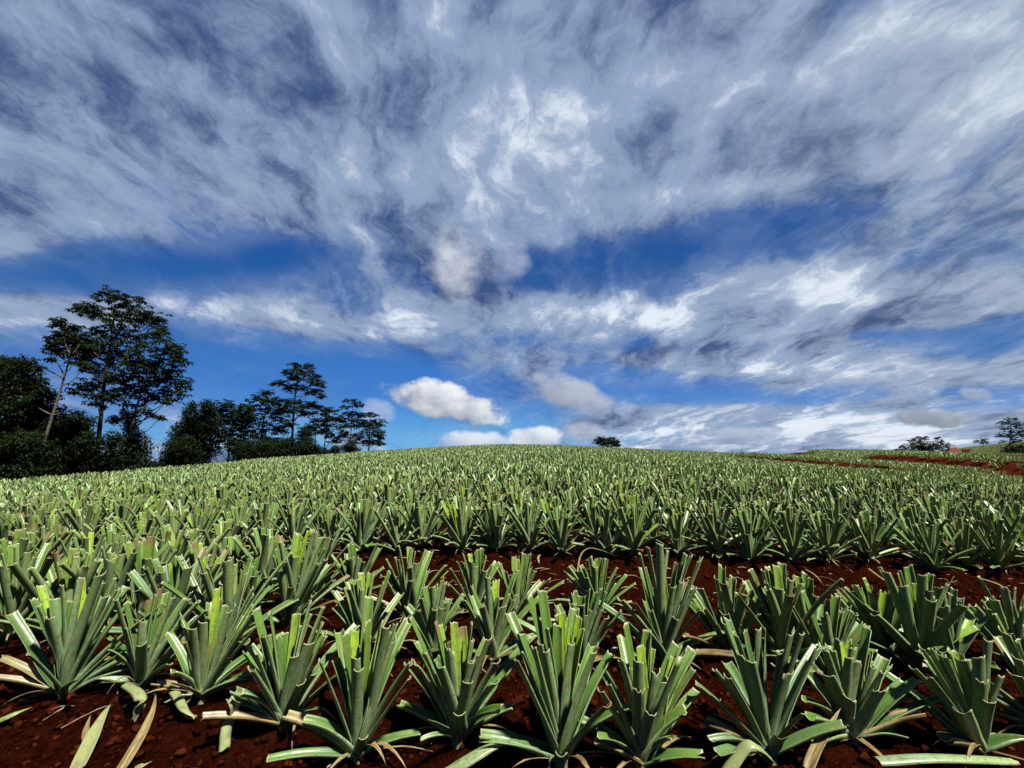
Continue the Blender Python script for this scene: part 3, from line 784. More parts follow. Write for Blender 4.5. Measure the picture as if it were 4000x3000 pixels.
# ---- clods and straw on the bare soil
def ico():
    t = (1 + 5 ** .5) / 2
    v = np.array([(-1, t, 0), (1, t, 0), (-1, -t, 0), (1, -t, 0), (0, -1, t), (0, 1, t), (0, -1, -t), (0, 1, -t), (t, 0, -1), (t, 0, 1), (-t, 0, -1), (-t, 0, 1)]) / 1.902
    f = [(0, 11, 5), (0, 5, 1), (0, 1, 7), (0, 7, 10), (0, 10, 11), (1, 5, 9), (5, 11, 4), (11, 10, 2), (10, 7, 6), (7, 1, 8), (3, 9, 4), (3, 4, 2), (3, 2, 6), (3, 6, 8), (3, 8, 9), (4, 9, 5), (2, 4, 11), (6, 2, 10), (8, 6, 7), (9, 8, 1)]
    V = list(map(np.array, v)); F = []
    cache = {}
    def mid(i, j):
        key = (min(i, j), max(i, j))
        if key not in cache:
            m_ = (V[i] + V[j]); V.append(m_ / np.linalg.norm(m_)); cache[key] = len(V) - 1
        return cache[key]
    for p, q, r_ in f:
        x, y, z = mid(p, q), mid(q, r_), mid(r_, p)
        F += [(p, x, z), (q, y, x), (r_, z, y), (x, y, z)]
    return np.array(V), np.array(F)

if not SKYONLY:
    IV, IF = ico()
    acc = Acc()
    n_cl = 9500
    shapes = []
    for i in range(14):
        q = IV * (1 + .28 * RNG.normal(0, 1, (len(IV), 1))) * RNG.uniform(.6, 1.25, 3)
        shapes.append(q)
    zone = RNG.random(n_cl)
    for i in range(n_cl):
        if zone[i] < .55:   # the open foreground
            x = RNG.uniform(-2.6, 2.6); y = RNG.uniform(1.0, 2.9)
        elif zone[i] < .85:  # bare strip
            x = RNG.uniform(-4.5, 5.5); y = RNG.uniform(3.1, 5.1) + SLOPE * x
        else:
            x = RNG.uniform(-4, 4); y = RNG.uniform(2.2, 5.5)
        s = .0035 + .017 * RNG.random() ** 3.0
        th = RNG.uniform(0, 6.28); c_, s_ = math.cos(th), math.sin(th)
        q = shapes[i % 14] * s
        q = np.stack([q[:, 0] * c_ - q[:, 1] * s_, q[:, 0] * s_ + q[:, 1] * c_, q[:, 2] * .8], 1)
        acc.add(q + np.array([x, y, float(G(x, y)) + s * .25 + .004]), IF)
    tag(acc.link('soil_clods', M_CLOD, attrs=False), 'crumbs and clods of red earth strewn between the plants', 'soil clods', None, 'stuff')

    acc = Acc()
    for i in range(460):
        if RNG.random() < .75:
            x = RNG.uniform(-3, 5.5); y = RNG.uniform(3.55, 4.75) + SLOPE * x
        else:
            x = RNG.uniform(-2.2, 2.4); y = RNG.uniform(1.3, 3.3)
        ln = .012 + .075 * RNG.random() ** 2.5; w = RNG.uniform(.0012, .0035); th = RNG.uniform(0, 3.14)
        d_ = np.array([math.cos(th), math.sin(th), 0]); sd = np.array([-d_[1], d_[0], 0])
        c0 = np.array([x, y, float(G(x, y)) + .016])
        t3 = np.linspace(-1, 1, 4)
        ctr = c0 + t3[:, None] * d_ * ln + ZUP * (1 - t3[:, None] ** 2) * ln * .25 * RNG.random() + sd * (t3[:, None] ** 2) * ln * RNG.uniform(-.3, .3)
        tube(acc, ctr, [w * .6, w, w, w * .4], 4)
    tag(acc.link('straw_litter', M_STRAW, attrs=False), 'short dry straw bits littering the bare red strip', 'straw litter', None, 'stuff')

# ------------------------------------------------------------------ loose leaves lying about
LOOSE = [  # pixels, lift in m per point, width cm, youth, pointed, roll, label
 ([(300,3010),(352,2900),(398,2805),(432,2750)], [.02,.03,.05,.05], 4.4, -.5, True, 0, 'pale yellowing torn leaf lying on the soil near the lower left corner'),
 ([(336,2925),(326,2868),(352,2790)], [.02,.04,.05], 2.6, -1, True, 0, 'small orange brown strip beside the pale torn leaf'),
 ([(470,3010),(545,2880),(592,2780),(606,2706)], [.02,.03,.04,.06], 3.2, -.95, True, 0, 'long brown pointed dry leaf on the bare soil below the plants'),
 ([(492,2668),(540,2712),(532,2765),(512,2815)], [.08,.10,.06,.02], 4.2, -.32, False, 3.1, 'curled whitish leaf piece standing on the soil in front of the left plants'),
 ([(1730,3010),(1850,2932),(1970,2887),(2085,2892)], [.06,.09,.09,.05], 5.2, .12, True, 3.1, 'large arched light green leaf lying at the bottom centre'),
 ([(3425,2962),(3650,2950),(3945,2962)], [.05,.06,.04], 4.6, 0, False, 2.8, 'long dark green leaf lying flat along the lower right corner'),
 ([(3395,2222),(3500,2290),(3640,2338)], [.05,.06,.03], 1.5, -.8, True, 0, 'long white straw lying across the bare strip at the right'),
 ([(2252,2255),(2272,2152),(2330,2146),(2392,2166)], [.0,.14,.15,.12], 1.4, -.75, True, 0, 'thin bent straw arching beside the bare strip'),
 ([(2110,2168),(2103,2185),(2108,2205)], [.05,.05,.02], 2.2, -1, True, 0, 'small orange curled leaf on the bare strip'),
 ([(2830,3010),(2900,2915),(2945,2900),(3010,2960)], [.04,.10,.11,.05], 5.0, -.31, False, 3.1, 'fat bent leaf folded over at the bottom edge, right of centre'),
 ([(650,2668),(700,2756),(762,2802)], [.06,.06,.02], 3.4, -.34, False, 3.1, 'narrow pale leaf leaning on the soil between two front plants'),
 ([(908,2716),(884,2800),(868,2930)], [.16,.10,.02], 4.0, -.32, False, 3.1, 'broken green leaf hanging down to the soil, left of the dark plant'),
 ([(3165,3010),(3230,2880),(3287,2768)], [.03,.10,.16], 3.6, -1, True, 0, 'brown withered leaf slanting below the squat plant'),
 ([(-10,2812),(60,2782),(126,2762)], [.03,.05,.03], 3.6, 0, True, 3.1, 'low green leaf lying at the left edge'),
 ([(2062,2412),(2130,2414),(2215,2420)], [.05,.06,.05], 3.8, 0, False, 3.1, 'green leaf lying level behind the plant on the bare stem'),
 ([(520,3010),(560,2992),(594,2974)], [.02,.03,.02], 2.4, -.5, True, 0, 'short pale strip lying at the bottom edge, lower left'),
 ([(1538,2488),(1560,2474),(1588,2464)], [.08,.09,.10], 3.2, -1, True, 0, 'reddish dry leaf tip between the front and second rows'),
 ([(3245,2170),(3262,2195),(3280,2215)], [.03,.04,.02], 1.6, -.7, True, 0, 'short straw on the bare strip near its upper right edge'),
 ([(3145,2225),(3185,2250),(3215,2285)], [.04,.05,.02], 1.4, -.8, True, 0, 'curved grass straw on the bare strip above the straight leaf'),
 ([(3250,2308),(3310,2310),(3385,2312)], [.03,.04,.02], 1.5, -.75, True, 0, 'level straw on the bare strip above the light green plant'),
 ([(2075,2140),(2080,2125),(2092,2112)], [.03,.04,.03], 2.4, -.36, False, 0, 'white leaf scrap at the foot of the first row past the strip'),
 ([(3825,2260),(3900,2285),(3955,2318)], [.03,.05,.02], 1.8, -.7, True, 0, 'long thin pale leaf on the soil under the right end of the strip'),
]
if not SKYONLY:
    for i, (pp, lift, w, yo, pt, roll, lab) in enumerate(LOOSE):
        rr = random.Random(i)
        W = []
        Yc = None
        for (px, py), h in zip(pp, lift):
            # where the ray passes h above the soil
            d = ray(px, py); t = .5
            while EYE + d[2] * t > float(G(d[0] * t, d[1] * t)) + h and t < 12: t += .004
            W.append(np.array([d[0] * t, d[1] * t, EYE + d[2] * t]))
        org = W[0].copy()
        acc = Acc()
        leaf(acc, spline(np.array(W) - org, 5), w / 100, rr.random(), yo, 14, 6, phi=.8, thick=.002, pointed=pt, slant=.2, r=rr) if not roll else None
        if roll:
            # opened face down: mirror the channel
            a2 = Acc(); leaf(a2, spline(np.array(W) - org, 5), w / 100, rr.random(), yo, 14, 6, phi=.8, thick=.002, pointed=pt, slant=.2, r=rr)
            V = a2.v[0]; nr = 15; nc = 7
            Cc = V[:nr * nc].reshape(nr, nc, 3); mid = Cc[:, 3:4].copy()
            ax = spline(np.array(W) - org, 15)
            out = []
            for L_ in range(2):
                q = V[L_ * nr * nc:(L_ + 1) * nr * nc].reshape(nr, nc, 3)
                # reflect across the plane through the leaf's bottom line, normal = channel opening
                c_mid = Cc[:, 3]; e = (Cc[:, 0] + Cc[:, -1]) / 2 - c_mid
                e /= np.linalg.norm(e, axis=1)[:, None] + 1e-9
                k_ = ((q - c_mid[:, None]) * e[:, None]).sum(-1)
                out.append((q - 2 * k_[..., None] * e[:, None]).reshape(-1, 3))
            acc.add(np.concatenate(out), a2.f[0][:, ::-1], a2.a[0], a2.b[0])
        o = acc.link('fallen_leaf', M_LEAF); o.location = org
        tag(o, lab, 'fallen leaf', 'loose cut leaves and straws on the soil')

# ------------------------------------------------------------------ trees
def grow_tree(name, label, cat, Y, trunk, clumps, limbs=(), r0=.16, leafsize=.30, dens=1.0, mat=None, bark=None, seed=0, style='umbrella', group=None, depth=1.0, noroot=False):
    """trunk / limbs: pixel paths at distance Y; clumps: (px, py, rx, ry) in pixels, filled with leaf sprays in depth too"""
    r = np.random.default_rng(seed + 5)
    ppm = FPX / Y
    foot = at_depth(trunk[0][0], trunk[0][1], Y)
    gz = float(G(foot[0], foot[1]))
    base = np.array([foot[0], foot[1], min(gz, foot[2])])
    root = empty(name, base); tag(root, label, cat, group)
    xs = [c[0] for c in clumps]; half = (max(xs) - min(xs)) / 2 / ppm + .3
    wood = Acc()
    tp = [base - ZUP * .3] + [at_depth(x, y, Y) for x, y in trunk]
    tp = spline(np.array(tp) - base, 22)
    tube(wood, tp, np.linspace(r0, r0 * .28, 22), 9)
    for L in limbs:
        off = r.uniform(-.3, .3) * half * .5
        q = spline(np.array([at_depth(x, y, Y + off * i / (len(L) - 1)) for i, (x, y) in enumerate(L)]) - base, 9)
        tube(wood, q, np.linspace(r0 * .42, r0 * .15, 9), 6)
    crown = Acc(); V = []; F = []; A = []; n = 0
    for ci, (cx, cy, rx, ry) in enumerate(clumps):
        off = r.uniform(-1, 1) * half * .6 * depth
        c = at_depth(cx, cy, Y + off) - base
        R = np.array([rx / ppm, max(.5 * (rx + ry) / ppm, .3), ry / ppm * (1.3 if style == 'umbrella' else 1)]) * 1.06
        # a limb up into the clump, from the trunk below it
        tz = np.clip(c[2] - R[2] - .25 * abs(c[0] - 0) - .4, .3, None)
        j = int(np.argmin(np.abs(tp[:, 2] - tz)))
        s0 = tp[j]; mid = (s0 + c) / 2 + np.array([0, 0, -.12 * np.linalg.norm(c - s0)])
        tube(wood, spline([s0, mid, c], 7), np.linspace(r0 * .30 * (1 - .6 * j / 22), .012 + r0 * .04, 7), 5)
        ncl = int(dens * 5.2 * rx * ry * math.pi / (ppm * leafsize) ** 2) + 5
        bright = r.random()
        for _ in range(ncl):
            u = r.normal(0, 1, 3); u /= np.linalg.norm(u); u *= r.random() ** .42 * (1.22 if r.random() < .22 else 1)
            p = c + u * R
            nl = 7 if style == 'umbrella' else 5
            a0 = r.uniform(0, 6.28); tone = r.random()
            for q in range(nl):
                if style == 'umbrella':
                    az = a0 + q * 6.283 / nl + r.uniform(-.25, .25)
                    dr = np.array([math.cos(az), math.sin(az), r.uniform(-.75, .12)])
                    ln = leafsize * r.uniform(.7, 1.15); w = ln * .20
                    p0 = p
                else:
                    az = r.uniform(0, 6.28)
                    dr = np.array([math.cos(az), math.sin(az), r.uniform(-1.1, .5)])
                    ln = leafsize * r.uniform(.5, .9); w = ln * .30
                    p0 = p + r.normal(0, leafsize * .35, 3)
                dr /= np.linalg.norm(dr)
                sd = np.cross(dr, ZUP + r.normal(0, .25, 3)); sd /= np.linalg.norm(sd) + 1e-6
                m_ = p0 + dr * ln * .5
                tip = p0 + dr * ln - ZUP * ln * .22
                V += [p0, m_ + sd * w, tip, m_ - sd * w]
                F.append((n, n + 1, n + 2, n + 3)); n += 4
                A += [(0, tone, bright, 0)] * 4
    crown.add(np.array(V), np.array(F), np.array(A))
    wood.link('trunk', bark or M_BARK, root, attrs=False)
    crown.link('crown', mat or M_CROWN, root, smoothed=False)
    return root

def bush(label, Y, clumps, seed, leafsize=.22, mat=None, group='shrubs under the trees', name='shrub'):
    c0 = max(clumps, key=lambda c: c[1])
    return grow_tree(name, label, 'shrub', Y, [(c0[0], c0[1] + c0[3]), (c0[0], c0[1] - c0[3] * .3)], clumps, r0=.08, leafsize=leafsize,
                     dens=1.8, mat=mat or M_CROWN2, bark=M_BARK_DARK, seed=seed, style='dense', group=group)

if not SKYONLY:
    GL = 'trees along the left edge of the field'
    GM = 'trees of the middle grove'
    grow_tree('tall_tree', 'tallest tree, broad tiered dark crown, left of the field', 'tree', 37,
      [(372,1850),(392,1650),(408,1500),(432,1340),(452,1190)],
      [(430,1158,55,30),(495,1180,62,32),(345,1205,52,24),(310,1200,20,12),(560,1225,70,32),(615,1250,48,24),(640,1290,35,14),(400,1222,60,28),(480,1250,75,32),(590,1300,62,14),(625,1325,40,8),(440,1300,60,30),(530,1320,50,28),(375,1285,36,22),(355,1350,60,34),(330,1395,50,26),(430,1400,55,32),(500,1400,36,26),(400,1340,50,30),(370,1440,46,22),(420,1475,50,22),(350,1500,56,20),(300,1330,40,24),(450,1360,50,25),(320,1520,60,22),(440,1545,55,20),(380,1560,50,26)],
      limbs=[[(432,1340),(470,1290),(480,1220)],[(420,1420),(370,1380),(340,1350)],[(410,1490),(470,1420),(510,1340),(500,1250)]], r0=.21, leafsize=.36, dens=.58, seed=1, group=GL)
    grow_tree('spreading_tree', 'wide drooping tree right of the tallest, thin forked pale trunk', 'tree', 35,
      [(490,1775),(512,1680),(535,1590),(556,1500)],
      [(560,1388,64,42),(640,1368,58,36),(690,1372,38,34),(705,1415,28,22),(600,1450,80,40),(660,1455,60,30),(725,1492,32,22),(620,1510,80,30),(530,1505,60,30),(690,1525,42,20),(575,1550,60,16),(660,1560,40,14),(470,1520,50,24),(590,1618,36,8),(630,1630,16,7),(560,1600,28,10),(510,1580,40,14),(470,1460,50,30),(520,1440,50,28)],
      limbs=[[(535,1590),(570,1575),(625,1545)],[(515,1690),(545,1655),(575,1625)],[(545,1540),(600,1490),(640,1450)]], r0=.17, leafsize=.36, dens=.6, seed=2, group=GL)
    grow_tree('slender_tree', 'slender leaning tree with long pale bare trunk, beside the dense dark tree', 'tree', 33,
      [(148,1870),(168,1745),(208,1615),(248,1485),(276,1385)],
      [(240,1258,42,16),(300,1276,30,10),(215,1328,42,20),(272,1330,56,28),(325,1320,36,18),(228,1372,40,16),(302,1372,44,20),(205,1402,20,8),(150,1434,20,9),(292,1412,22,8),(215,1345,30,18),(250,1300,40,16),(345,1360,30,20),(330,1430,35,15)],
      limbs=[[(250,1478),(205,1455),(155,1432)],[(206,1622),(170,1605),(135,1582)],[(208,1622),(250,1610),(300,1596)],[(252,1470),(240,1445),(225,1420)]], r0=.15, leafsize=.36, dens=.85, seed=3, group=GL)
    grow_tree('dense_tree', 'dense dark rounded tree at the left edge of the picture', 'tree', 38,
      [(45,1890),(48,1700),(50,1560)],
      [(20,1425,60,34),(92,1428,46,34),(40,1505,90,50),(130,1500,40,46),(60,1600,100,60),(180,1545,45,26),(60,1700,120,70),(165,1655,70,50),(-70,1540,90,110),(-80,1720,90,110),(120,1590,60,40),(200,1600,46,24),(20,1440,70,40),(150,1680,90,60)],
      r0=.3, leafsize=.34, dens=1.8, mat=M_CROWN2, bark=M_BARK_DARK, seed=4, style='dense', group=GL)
    GS = 'shrubs under the trees'
    bush('leafy green undergrowth below the dense tree at the left edge', 33, [(40,1800,110,60),(140,1790,90,60),(60,1850,130,40),(-60,1800,90,80),(100,1730,90,50)], 11, .26)
    bush('dark shrub between the slender trunk and the tallest tree', 35, [(260,1730,80,70),(300,1650,60,45),(230,1820,90,50),(300,1800,70,60),(340,1740,40,60),(250,1670,70,40)], 12, .26)
    bush('rounded dark shrub at the foot of the spreading tree', 35, [(470,1770,66,46),(540,1745,44,48),(420,1810,60,40),(520,1800,66,40),(440,1715,30,30)], 13, .24)
    bush('slim creeper covered stump beside the thin forked trunk', 36, [(510,1650,22,36),(515,1700,28,40),(490,1620,20,18),(450,1640,26,16)], 14, .22)
    bush('low ragged shrubs in the gap between both groves', 46, [(610,1815,26,10),(580,1812,30,14),(640,1815,20,9)], 15, .2)
    # ---- middle grove
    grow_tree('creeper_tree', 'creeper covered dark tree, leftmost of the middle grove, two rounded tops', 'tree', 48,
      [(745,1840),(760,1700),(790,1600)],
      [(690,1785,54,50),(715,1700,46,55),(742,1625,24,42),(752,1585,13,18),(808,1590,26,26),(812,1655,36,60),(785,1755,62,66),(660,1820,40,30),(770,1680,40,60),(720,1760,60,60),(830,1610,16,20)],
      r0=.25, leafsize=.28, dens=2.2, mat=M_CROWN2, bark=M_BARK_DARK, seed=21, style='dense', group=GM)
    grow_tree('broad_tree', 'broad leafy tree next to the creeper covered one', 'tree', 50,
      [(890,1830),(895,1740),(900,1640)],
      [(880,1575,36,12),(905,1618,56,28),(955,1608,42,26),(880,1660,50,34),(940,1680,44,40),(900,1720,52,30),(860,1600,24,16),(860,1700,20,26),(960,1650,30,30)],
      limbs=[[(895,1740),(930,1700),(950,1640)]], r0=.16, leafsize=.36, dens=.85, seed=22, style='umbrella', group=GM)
    grow_tree('umbrella_tree', 'airy layered tree left of the tall middle grove tree', 'tree', 52,
      [(1012,1790),(1024,1680),(1040,1580),(1046,1540)],
      [(1046,1532,30,10),(1010,1556,44,16),(1072,1566,38,16),(980,1592,42,16),(1045,1600,55,18),(1000,1636,42,16),(1092,1628,38,15),(1050,1668,55,18),(992,1690,40,14),(1100,1678,34,14),(1060,1718,34,12),(1015,1710,30,12),(1110,1600,26,12),(1120,1650,30,14)],
      limbs=[[(1024,1690),(1000,1660),(985,1620)],[(1030,1650),(1070,1620),(1090,1580)]], r0=.14, leafsize=.40, dens=.72, seed=23, group=GM)
    grow_tree('tall_umbrella_tree', 'tallest tree of the middle grove, tiered top on pale forked trunk', 'tree', 52,
      [(1138,1810),(1144,1660),(1152,1560),(1160,1500),(1166,1450)],
      [(1150,1422,24,8),(1205,1428,22,8),(1180,1446,46,14),(1130,1450,24,8),(1165,1470,50,14),(1230,1472,25,14),(1095,1494,36,9),(1070,1498,14,6),(1170,1510,36,12),(1222,1528,42,11),(1258,1502,15,10),(1255,1545,16,8),(1130,1518,24,8),(1130,1570,56,13),(1172,1598,46,13),(1204,1574,26,9),(1110,1600,30,12),(1230,1490,30,12)],
      limbs=[[(1150,1580),(1180,1550),(1210,1535)],[(1160,1500),(1130,1510),(1100,1500)],[(1144,1650),(1170,1625),(1195,1615)],[(1162,1490),(1190,1470),(1210,1440)]], r0=.17, leafsize=.36, dens=.85, seed=24, group=GM)
    grow_tree('umbrella_tree', 'flat layered tree just right of the tall middle grove tree', 'tree', 54,
      [(1230,1800),(1232,1690),(1240,1615)],
      [(1226,1586,36,10),(1200,1616,34,11),(1268,1604,44,13),(1250,1640,48,12),(1200,1668,38,11),(1250,1680,48,11),(1190,1690,24,12),(1285,1630,26,10)],
      limbs=[[(1232,1700),(1215,1670),(1205,1630)]], r0=.11, leafsize=.38, dens=.8, seed=25, group=GM)
    grow_tree('young_umbrella_tree', 'open thin tree with drooping leaf tiers and two pale stems, right grove part', 'tree', 55,
      [(1262,1790),(1272,1700),(1284,1620)],
      [(1290,1598,34,8),(1312,1628,34,10),(1282,1660,38,9),(1332,1668,28,9),(1302,1700,34,9),(1322,1640,22,8),(1340,1700,20,8),(1265,1690,24,8),(1310,1720,30,8)],
      limbs=[[(1262,1770),(1290,1720),(1305,1660)]], r0=.10, leafsize=.38, dens=.7, seed=26, group=GM)
    grow_tree('young_umbrella_tree', 'slim pyramid shaped tree near the right end of the middle grove', 'tree', 56,
      [(1367,1770),(1372,1660),(1378,1585)],
      [(1376,1566,34,8),(1350,1588,22,7),(1402,1580,20,7),(1370,1618,34,10),(1345,1640,25,7),(1410,1620,24,9),(1375,1662,34,9),(1395,1700,30,10),(1350,1690,22,8),(1385,1640,30,8)],
      r0=.09, leafsize=.36, dens=.75, seed=27, group=GM)
    grow_tree('round_tree', 'low round tree at the right end of the middle grove', 'tree', 57,
      [(1440,1770),(1444,1690),(1446,1635)],
      [(1442,1618,32,9),(1476,1648,28,11),(1420,1652,28,11),(1456,1688,44,14),(1488,1700,16,14),(1430,1720,42,14),(1480,1728,24,11),(1450,1660,36,12)],
      r0=.11, leafsize=.36, dens=.95, seed=28, group=GM)
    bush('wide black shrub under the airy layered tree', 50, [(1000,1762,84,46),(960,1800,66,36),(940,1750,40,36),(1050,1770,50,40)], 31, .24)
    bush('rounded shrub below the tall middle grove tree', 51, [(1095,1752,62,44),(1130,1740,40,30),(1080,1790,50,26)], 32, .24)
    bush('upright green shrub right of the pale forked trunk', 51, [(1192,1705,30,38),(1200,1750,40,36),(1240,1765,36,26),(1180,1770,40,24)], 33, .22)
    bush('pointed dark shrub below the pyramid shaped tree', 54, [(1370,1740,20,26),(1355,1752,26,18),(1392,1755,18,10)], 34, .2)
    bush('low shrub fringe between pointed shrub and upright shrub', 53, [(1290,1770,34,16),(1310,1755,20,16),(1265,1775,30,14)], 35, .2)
    # ---- crest and right hand side
    GF = 'small trees on the skyline'
    grow_tree('crest_tree', 'small bushy twin topped tree on the middle of the crest', 'tree', 84, [(2365,1765),(2366,1735)],
      [(2340,1722,22,12),(2355,1712,18,8),(2392,1720,22,11),(2375,1732,36,12),(2410,1732,12,8)], r0=.12, leafsize=.5, dens=1.2, seed=41, style='umbrella', group=GF, depth=.4)
    grow_tree('skyline_tree', 'dark wide spreading tree behind the striped hillside', 'tree', 112, [(3590,1790),(3592,1745)],
      [(3605,1708,26,6),(3575,1722,30,9),(3600,1735,46,12),(3555,1742,36,8),(3620,1750,30,12),(3590,1755,46,14),(3520,1752,24,8),(3505,1765,22,9),(3645,1745,24,7),(3540,1765,40,10)], r0=.25, leafsize=.65, dens=0.55, seed=42, group=GF, depth=.5)
    grow_tree('skyline_tree', 'small thin tree right of the wide spreading tree', 'tree', 115, [(3680,1775),(3672,1725)],
      [(3662,1708,8,6),(3672,1722,20,6),(3690,1734,20,6),(3660,1738,20,6),(3705,1742,20,4),(3680,1752,30,7)], r0=.1, leafsize=.55, dens=0.40, seed=43, group=GF, depth=.5)
    grow_tree('skyline_tree', 'airy tall tree on the hilltop at the right edge', 'tree', 118, [(3945,1755),(3948,1690),(3950,1645)],
      [(3950,1635,28,5),(3930,1650,28,7),(3975,1655,32,9),(3938,1676,42,9),(3992,1676,30,9),(3925,1700,32,7),(3972,1708,38,9),(4004,1696,20,12),(3950,1725,36,8),(3960,1690,30,8)], limbs=[[(3946,1720),(3970,1690),(3985,1665)]], r0=.16, leafsize=.6, dens=0.38, seed=44, group=GF, depth=.5)
    grow_tree('skyline_tree', 'tiny flat topped tree left of the hilltop tree', 'tree', 116, [(3842,1745),(3842,1722)],
      [(3842,1716,14,4),(3812,1722,10,5),(3835,1726,22,5)], r0=.07, leafsize=.5, dens=0.45, seed=45, group=GF, depth=.4)
    bush('small dark shrub on the crest left of the red road', 80, [(3248,1768,11,6),(3240,1772,12,5)], 46, .3, group=GF)
    bush('big dark bush below the hilltop at the right edge', 88, [(3965,1760,46,20),(3990,1790,46,26),(3930,1785,36,20),(4030,1770,46,40)], 47, .4)

    # ---- red earth bank on the hillside
    bk = Acc(); nx_, ny_ = 26, 14
    q_ = []
    for j in range(ny_):
        for i in range(nx_):
            fx = i / (nx_ - 1); fy = j / (ny_ - 1)
            yy = 122 + 14 * fy; xx = (.905 + .058 * fx) * yy
            hgt = 2.8 * float(smooth(0, .5, fy)) * (1 - float(smooth(.8, 1, fy))) * float(smooth(0, .3, fx)) * (1 - float(smooth(.55, 1, fx)))
            q_.append((xx, yy, float(G(xx, yy)) - .1 + hgt * (1 + .2 * mnoise.noise(Vector((xx * .6, yy * .6, 0))))))
    bk.add(np.array(q_), grid_faces(ny_, nx_))
    tag(bk.link('earth_bank', M_BANK, attrs=False), 'bare red earth bank cut into the striped hillside', 'earth bank')

# ------------------------------------------------------------------ sky, sun, camera
SUN_AZ = math.radians(134)      # clockwise from straight ahead: from the right, slightly behind
SUN_EL = math.radians(60)
SKY_STRENGTH = .10
world = bpy.data.worlds.new('World'); scene.world = world; world.use_nodes = True
nt = world.node_tree; nt.nodes.clear()
gen = nt.nodes.new('ShaderNodeTexCoord').outputs['Generated']
dx, dy, dz = sep(nt, gen)
sky = nt.nodes.new('ShaderNodeTexSky'); sky.sky_type = 'NISHITA'; sky.sun_disc = False
sky.sun_elevation = SUN_EL; sky.sun_rotation = SUN_AZ; sky.altitude = 300; sky.air_density = 1.0; sky.dust_density = .6; sky.ozone_density = 2.5
hs = nt.nodes.new('ShaderNodeHueSaturation'); hs.inputs['Saturation'].default_value = 1.45; hs.inputs['Value'].default_value = .9 / 2 ** 1.9
nt.links.new(sky.outputs[0], hs.inputs['Color'])

# direction coordinates on the vertical plane to the north: u right, v up
ahead = dy.step(.02, .25)
inv = 1.0 / dy.max(.05)
u = dx * inv; v = dz * inv
def uv(px, py):   # from a 2212 px wide view of the sky
    d = ray(px * 4000 / 2212, py * 4000 / 2212)
    return d[0] / d[1], d[2] / d[1]
def blob(px, py, rx, ry, rot, amp):
    u0, v0 = uv(px, py); s = FPX * 2212 / 4000
    c_, s_ = math.cos(math.radians(rot)), math.sin(math.radians(rot))
    U = u - u0; V = v - v0
    # rot positive = falling to the right
    a = (U * c_ - V * s_) * (s / rx); b = (U * s_ + V * c_) * (s / ry)
    return (((a * a + b * b) * -1.0).exp()) * amp
def total(lst):
    t = None
    for q in lst:
        w_ = blob(*q); t = w_ if t is None else t + w_
    return t * ahead

# cloud deck seen in perspective: horizontal plane coordinates
kk = 1.0 / (dz.max(0.) + .20)
X = dx * kk; Y = dy * kk
warp = noise(nt, comb(nt, X * 1.6, Y * 1.4, .7), 1.0, 3, .5)
warp2 = noise(nt, comb(nt, X * 1.6, Y * 1.4, 5.3), 1.0, 3, .5)
w3 = noise(nt, comb(nt, X * 7., Y * 5.5, 2.2), 1.0, 4, .6); w4 = noise(nt, comb(nt, X * 7., Y * 5.5, 8.8), 1.0, 4, .6)
Xw = X + (warp - .5) * .45 + (w3 - .5) * .16; Yw = Y + (warp2 - .5) * .55 + (w4 - .5) * .20
nA = noise(nt, comb(nt, Xw * 2.3, Yw * 1.1, 1.3), 1.0, 9, .60)
nB = noise(nt, comb(nt, Xw * 6.5, Yw * 3.4, 4.1), 1.0, 9, .68, .1)
nC = noise(nt, comb(nt, Xw * 3.8, Yw * 1.6, 9.7), 1.0, 10, .66)
nD = noise(nt, comb(nt, dx * 9.0 + (warp - .5) * 1.5, dz * 13.0 + (warp2 - .5) * 1.5, dy * 9.0), 1.0, 8, .62)
COVER = [(1100,180,1500,330,0,.30),(590,552,110,50,0,-.46),(330,575,230,46,6,-.36),(110,600,180,36,8,-.32),(470,775,330,55,3,-.34),(560,875,300,55,0,-.34),(800,800,170,40,6,-.26),
 (120,760,150,30,5,-.16),(1380,560,360,56,-7,-.19),(1120,560,60,50,0,-.10),(1540,300,130,60,-10,-.12),(1480,852,330,20,2,-.26),(1930,722,250,18,2,-.17),(900,900,90,60,0,-.20),(1120,905,70,50,0,-.24),(1400,800,120,20,0,-.1),(1700,470,200,30,-8,-.12),(1050,440,120,40,0,-.06),(880,790,120,35,10,-.12),
 (120,672,190,34,6,.34),(650,690,210,26,9,.34),(20,520,55,34,10,.26),(1900,635,380,55,2,.34),(1480,690,330,42,4,.30),(1750,795,460,24,2,.36),(1850,930,420,60,0,.24),(930,670,80,26,25,.18),(985,560,60,80,0,.2),(1430,415,190,30,-6,.14),(400,880,60,16,0,.2),(1390,905,90,16,-4,.36),(700,905,120,10,0,.10)]
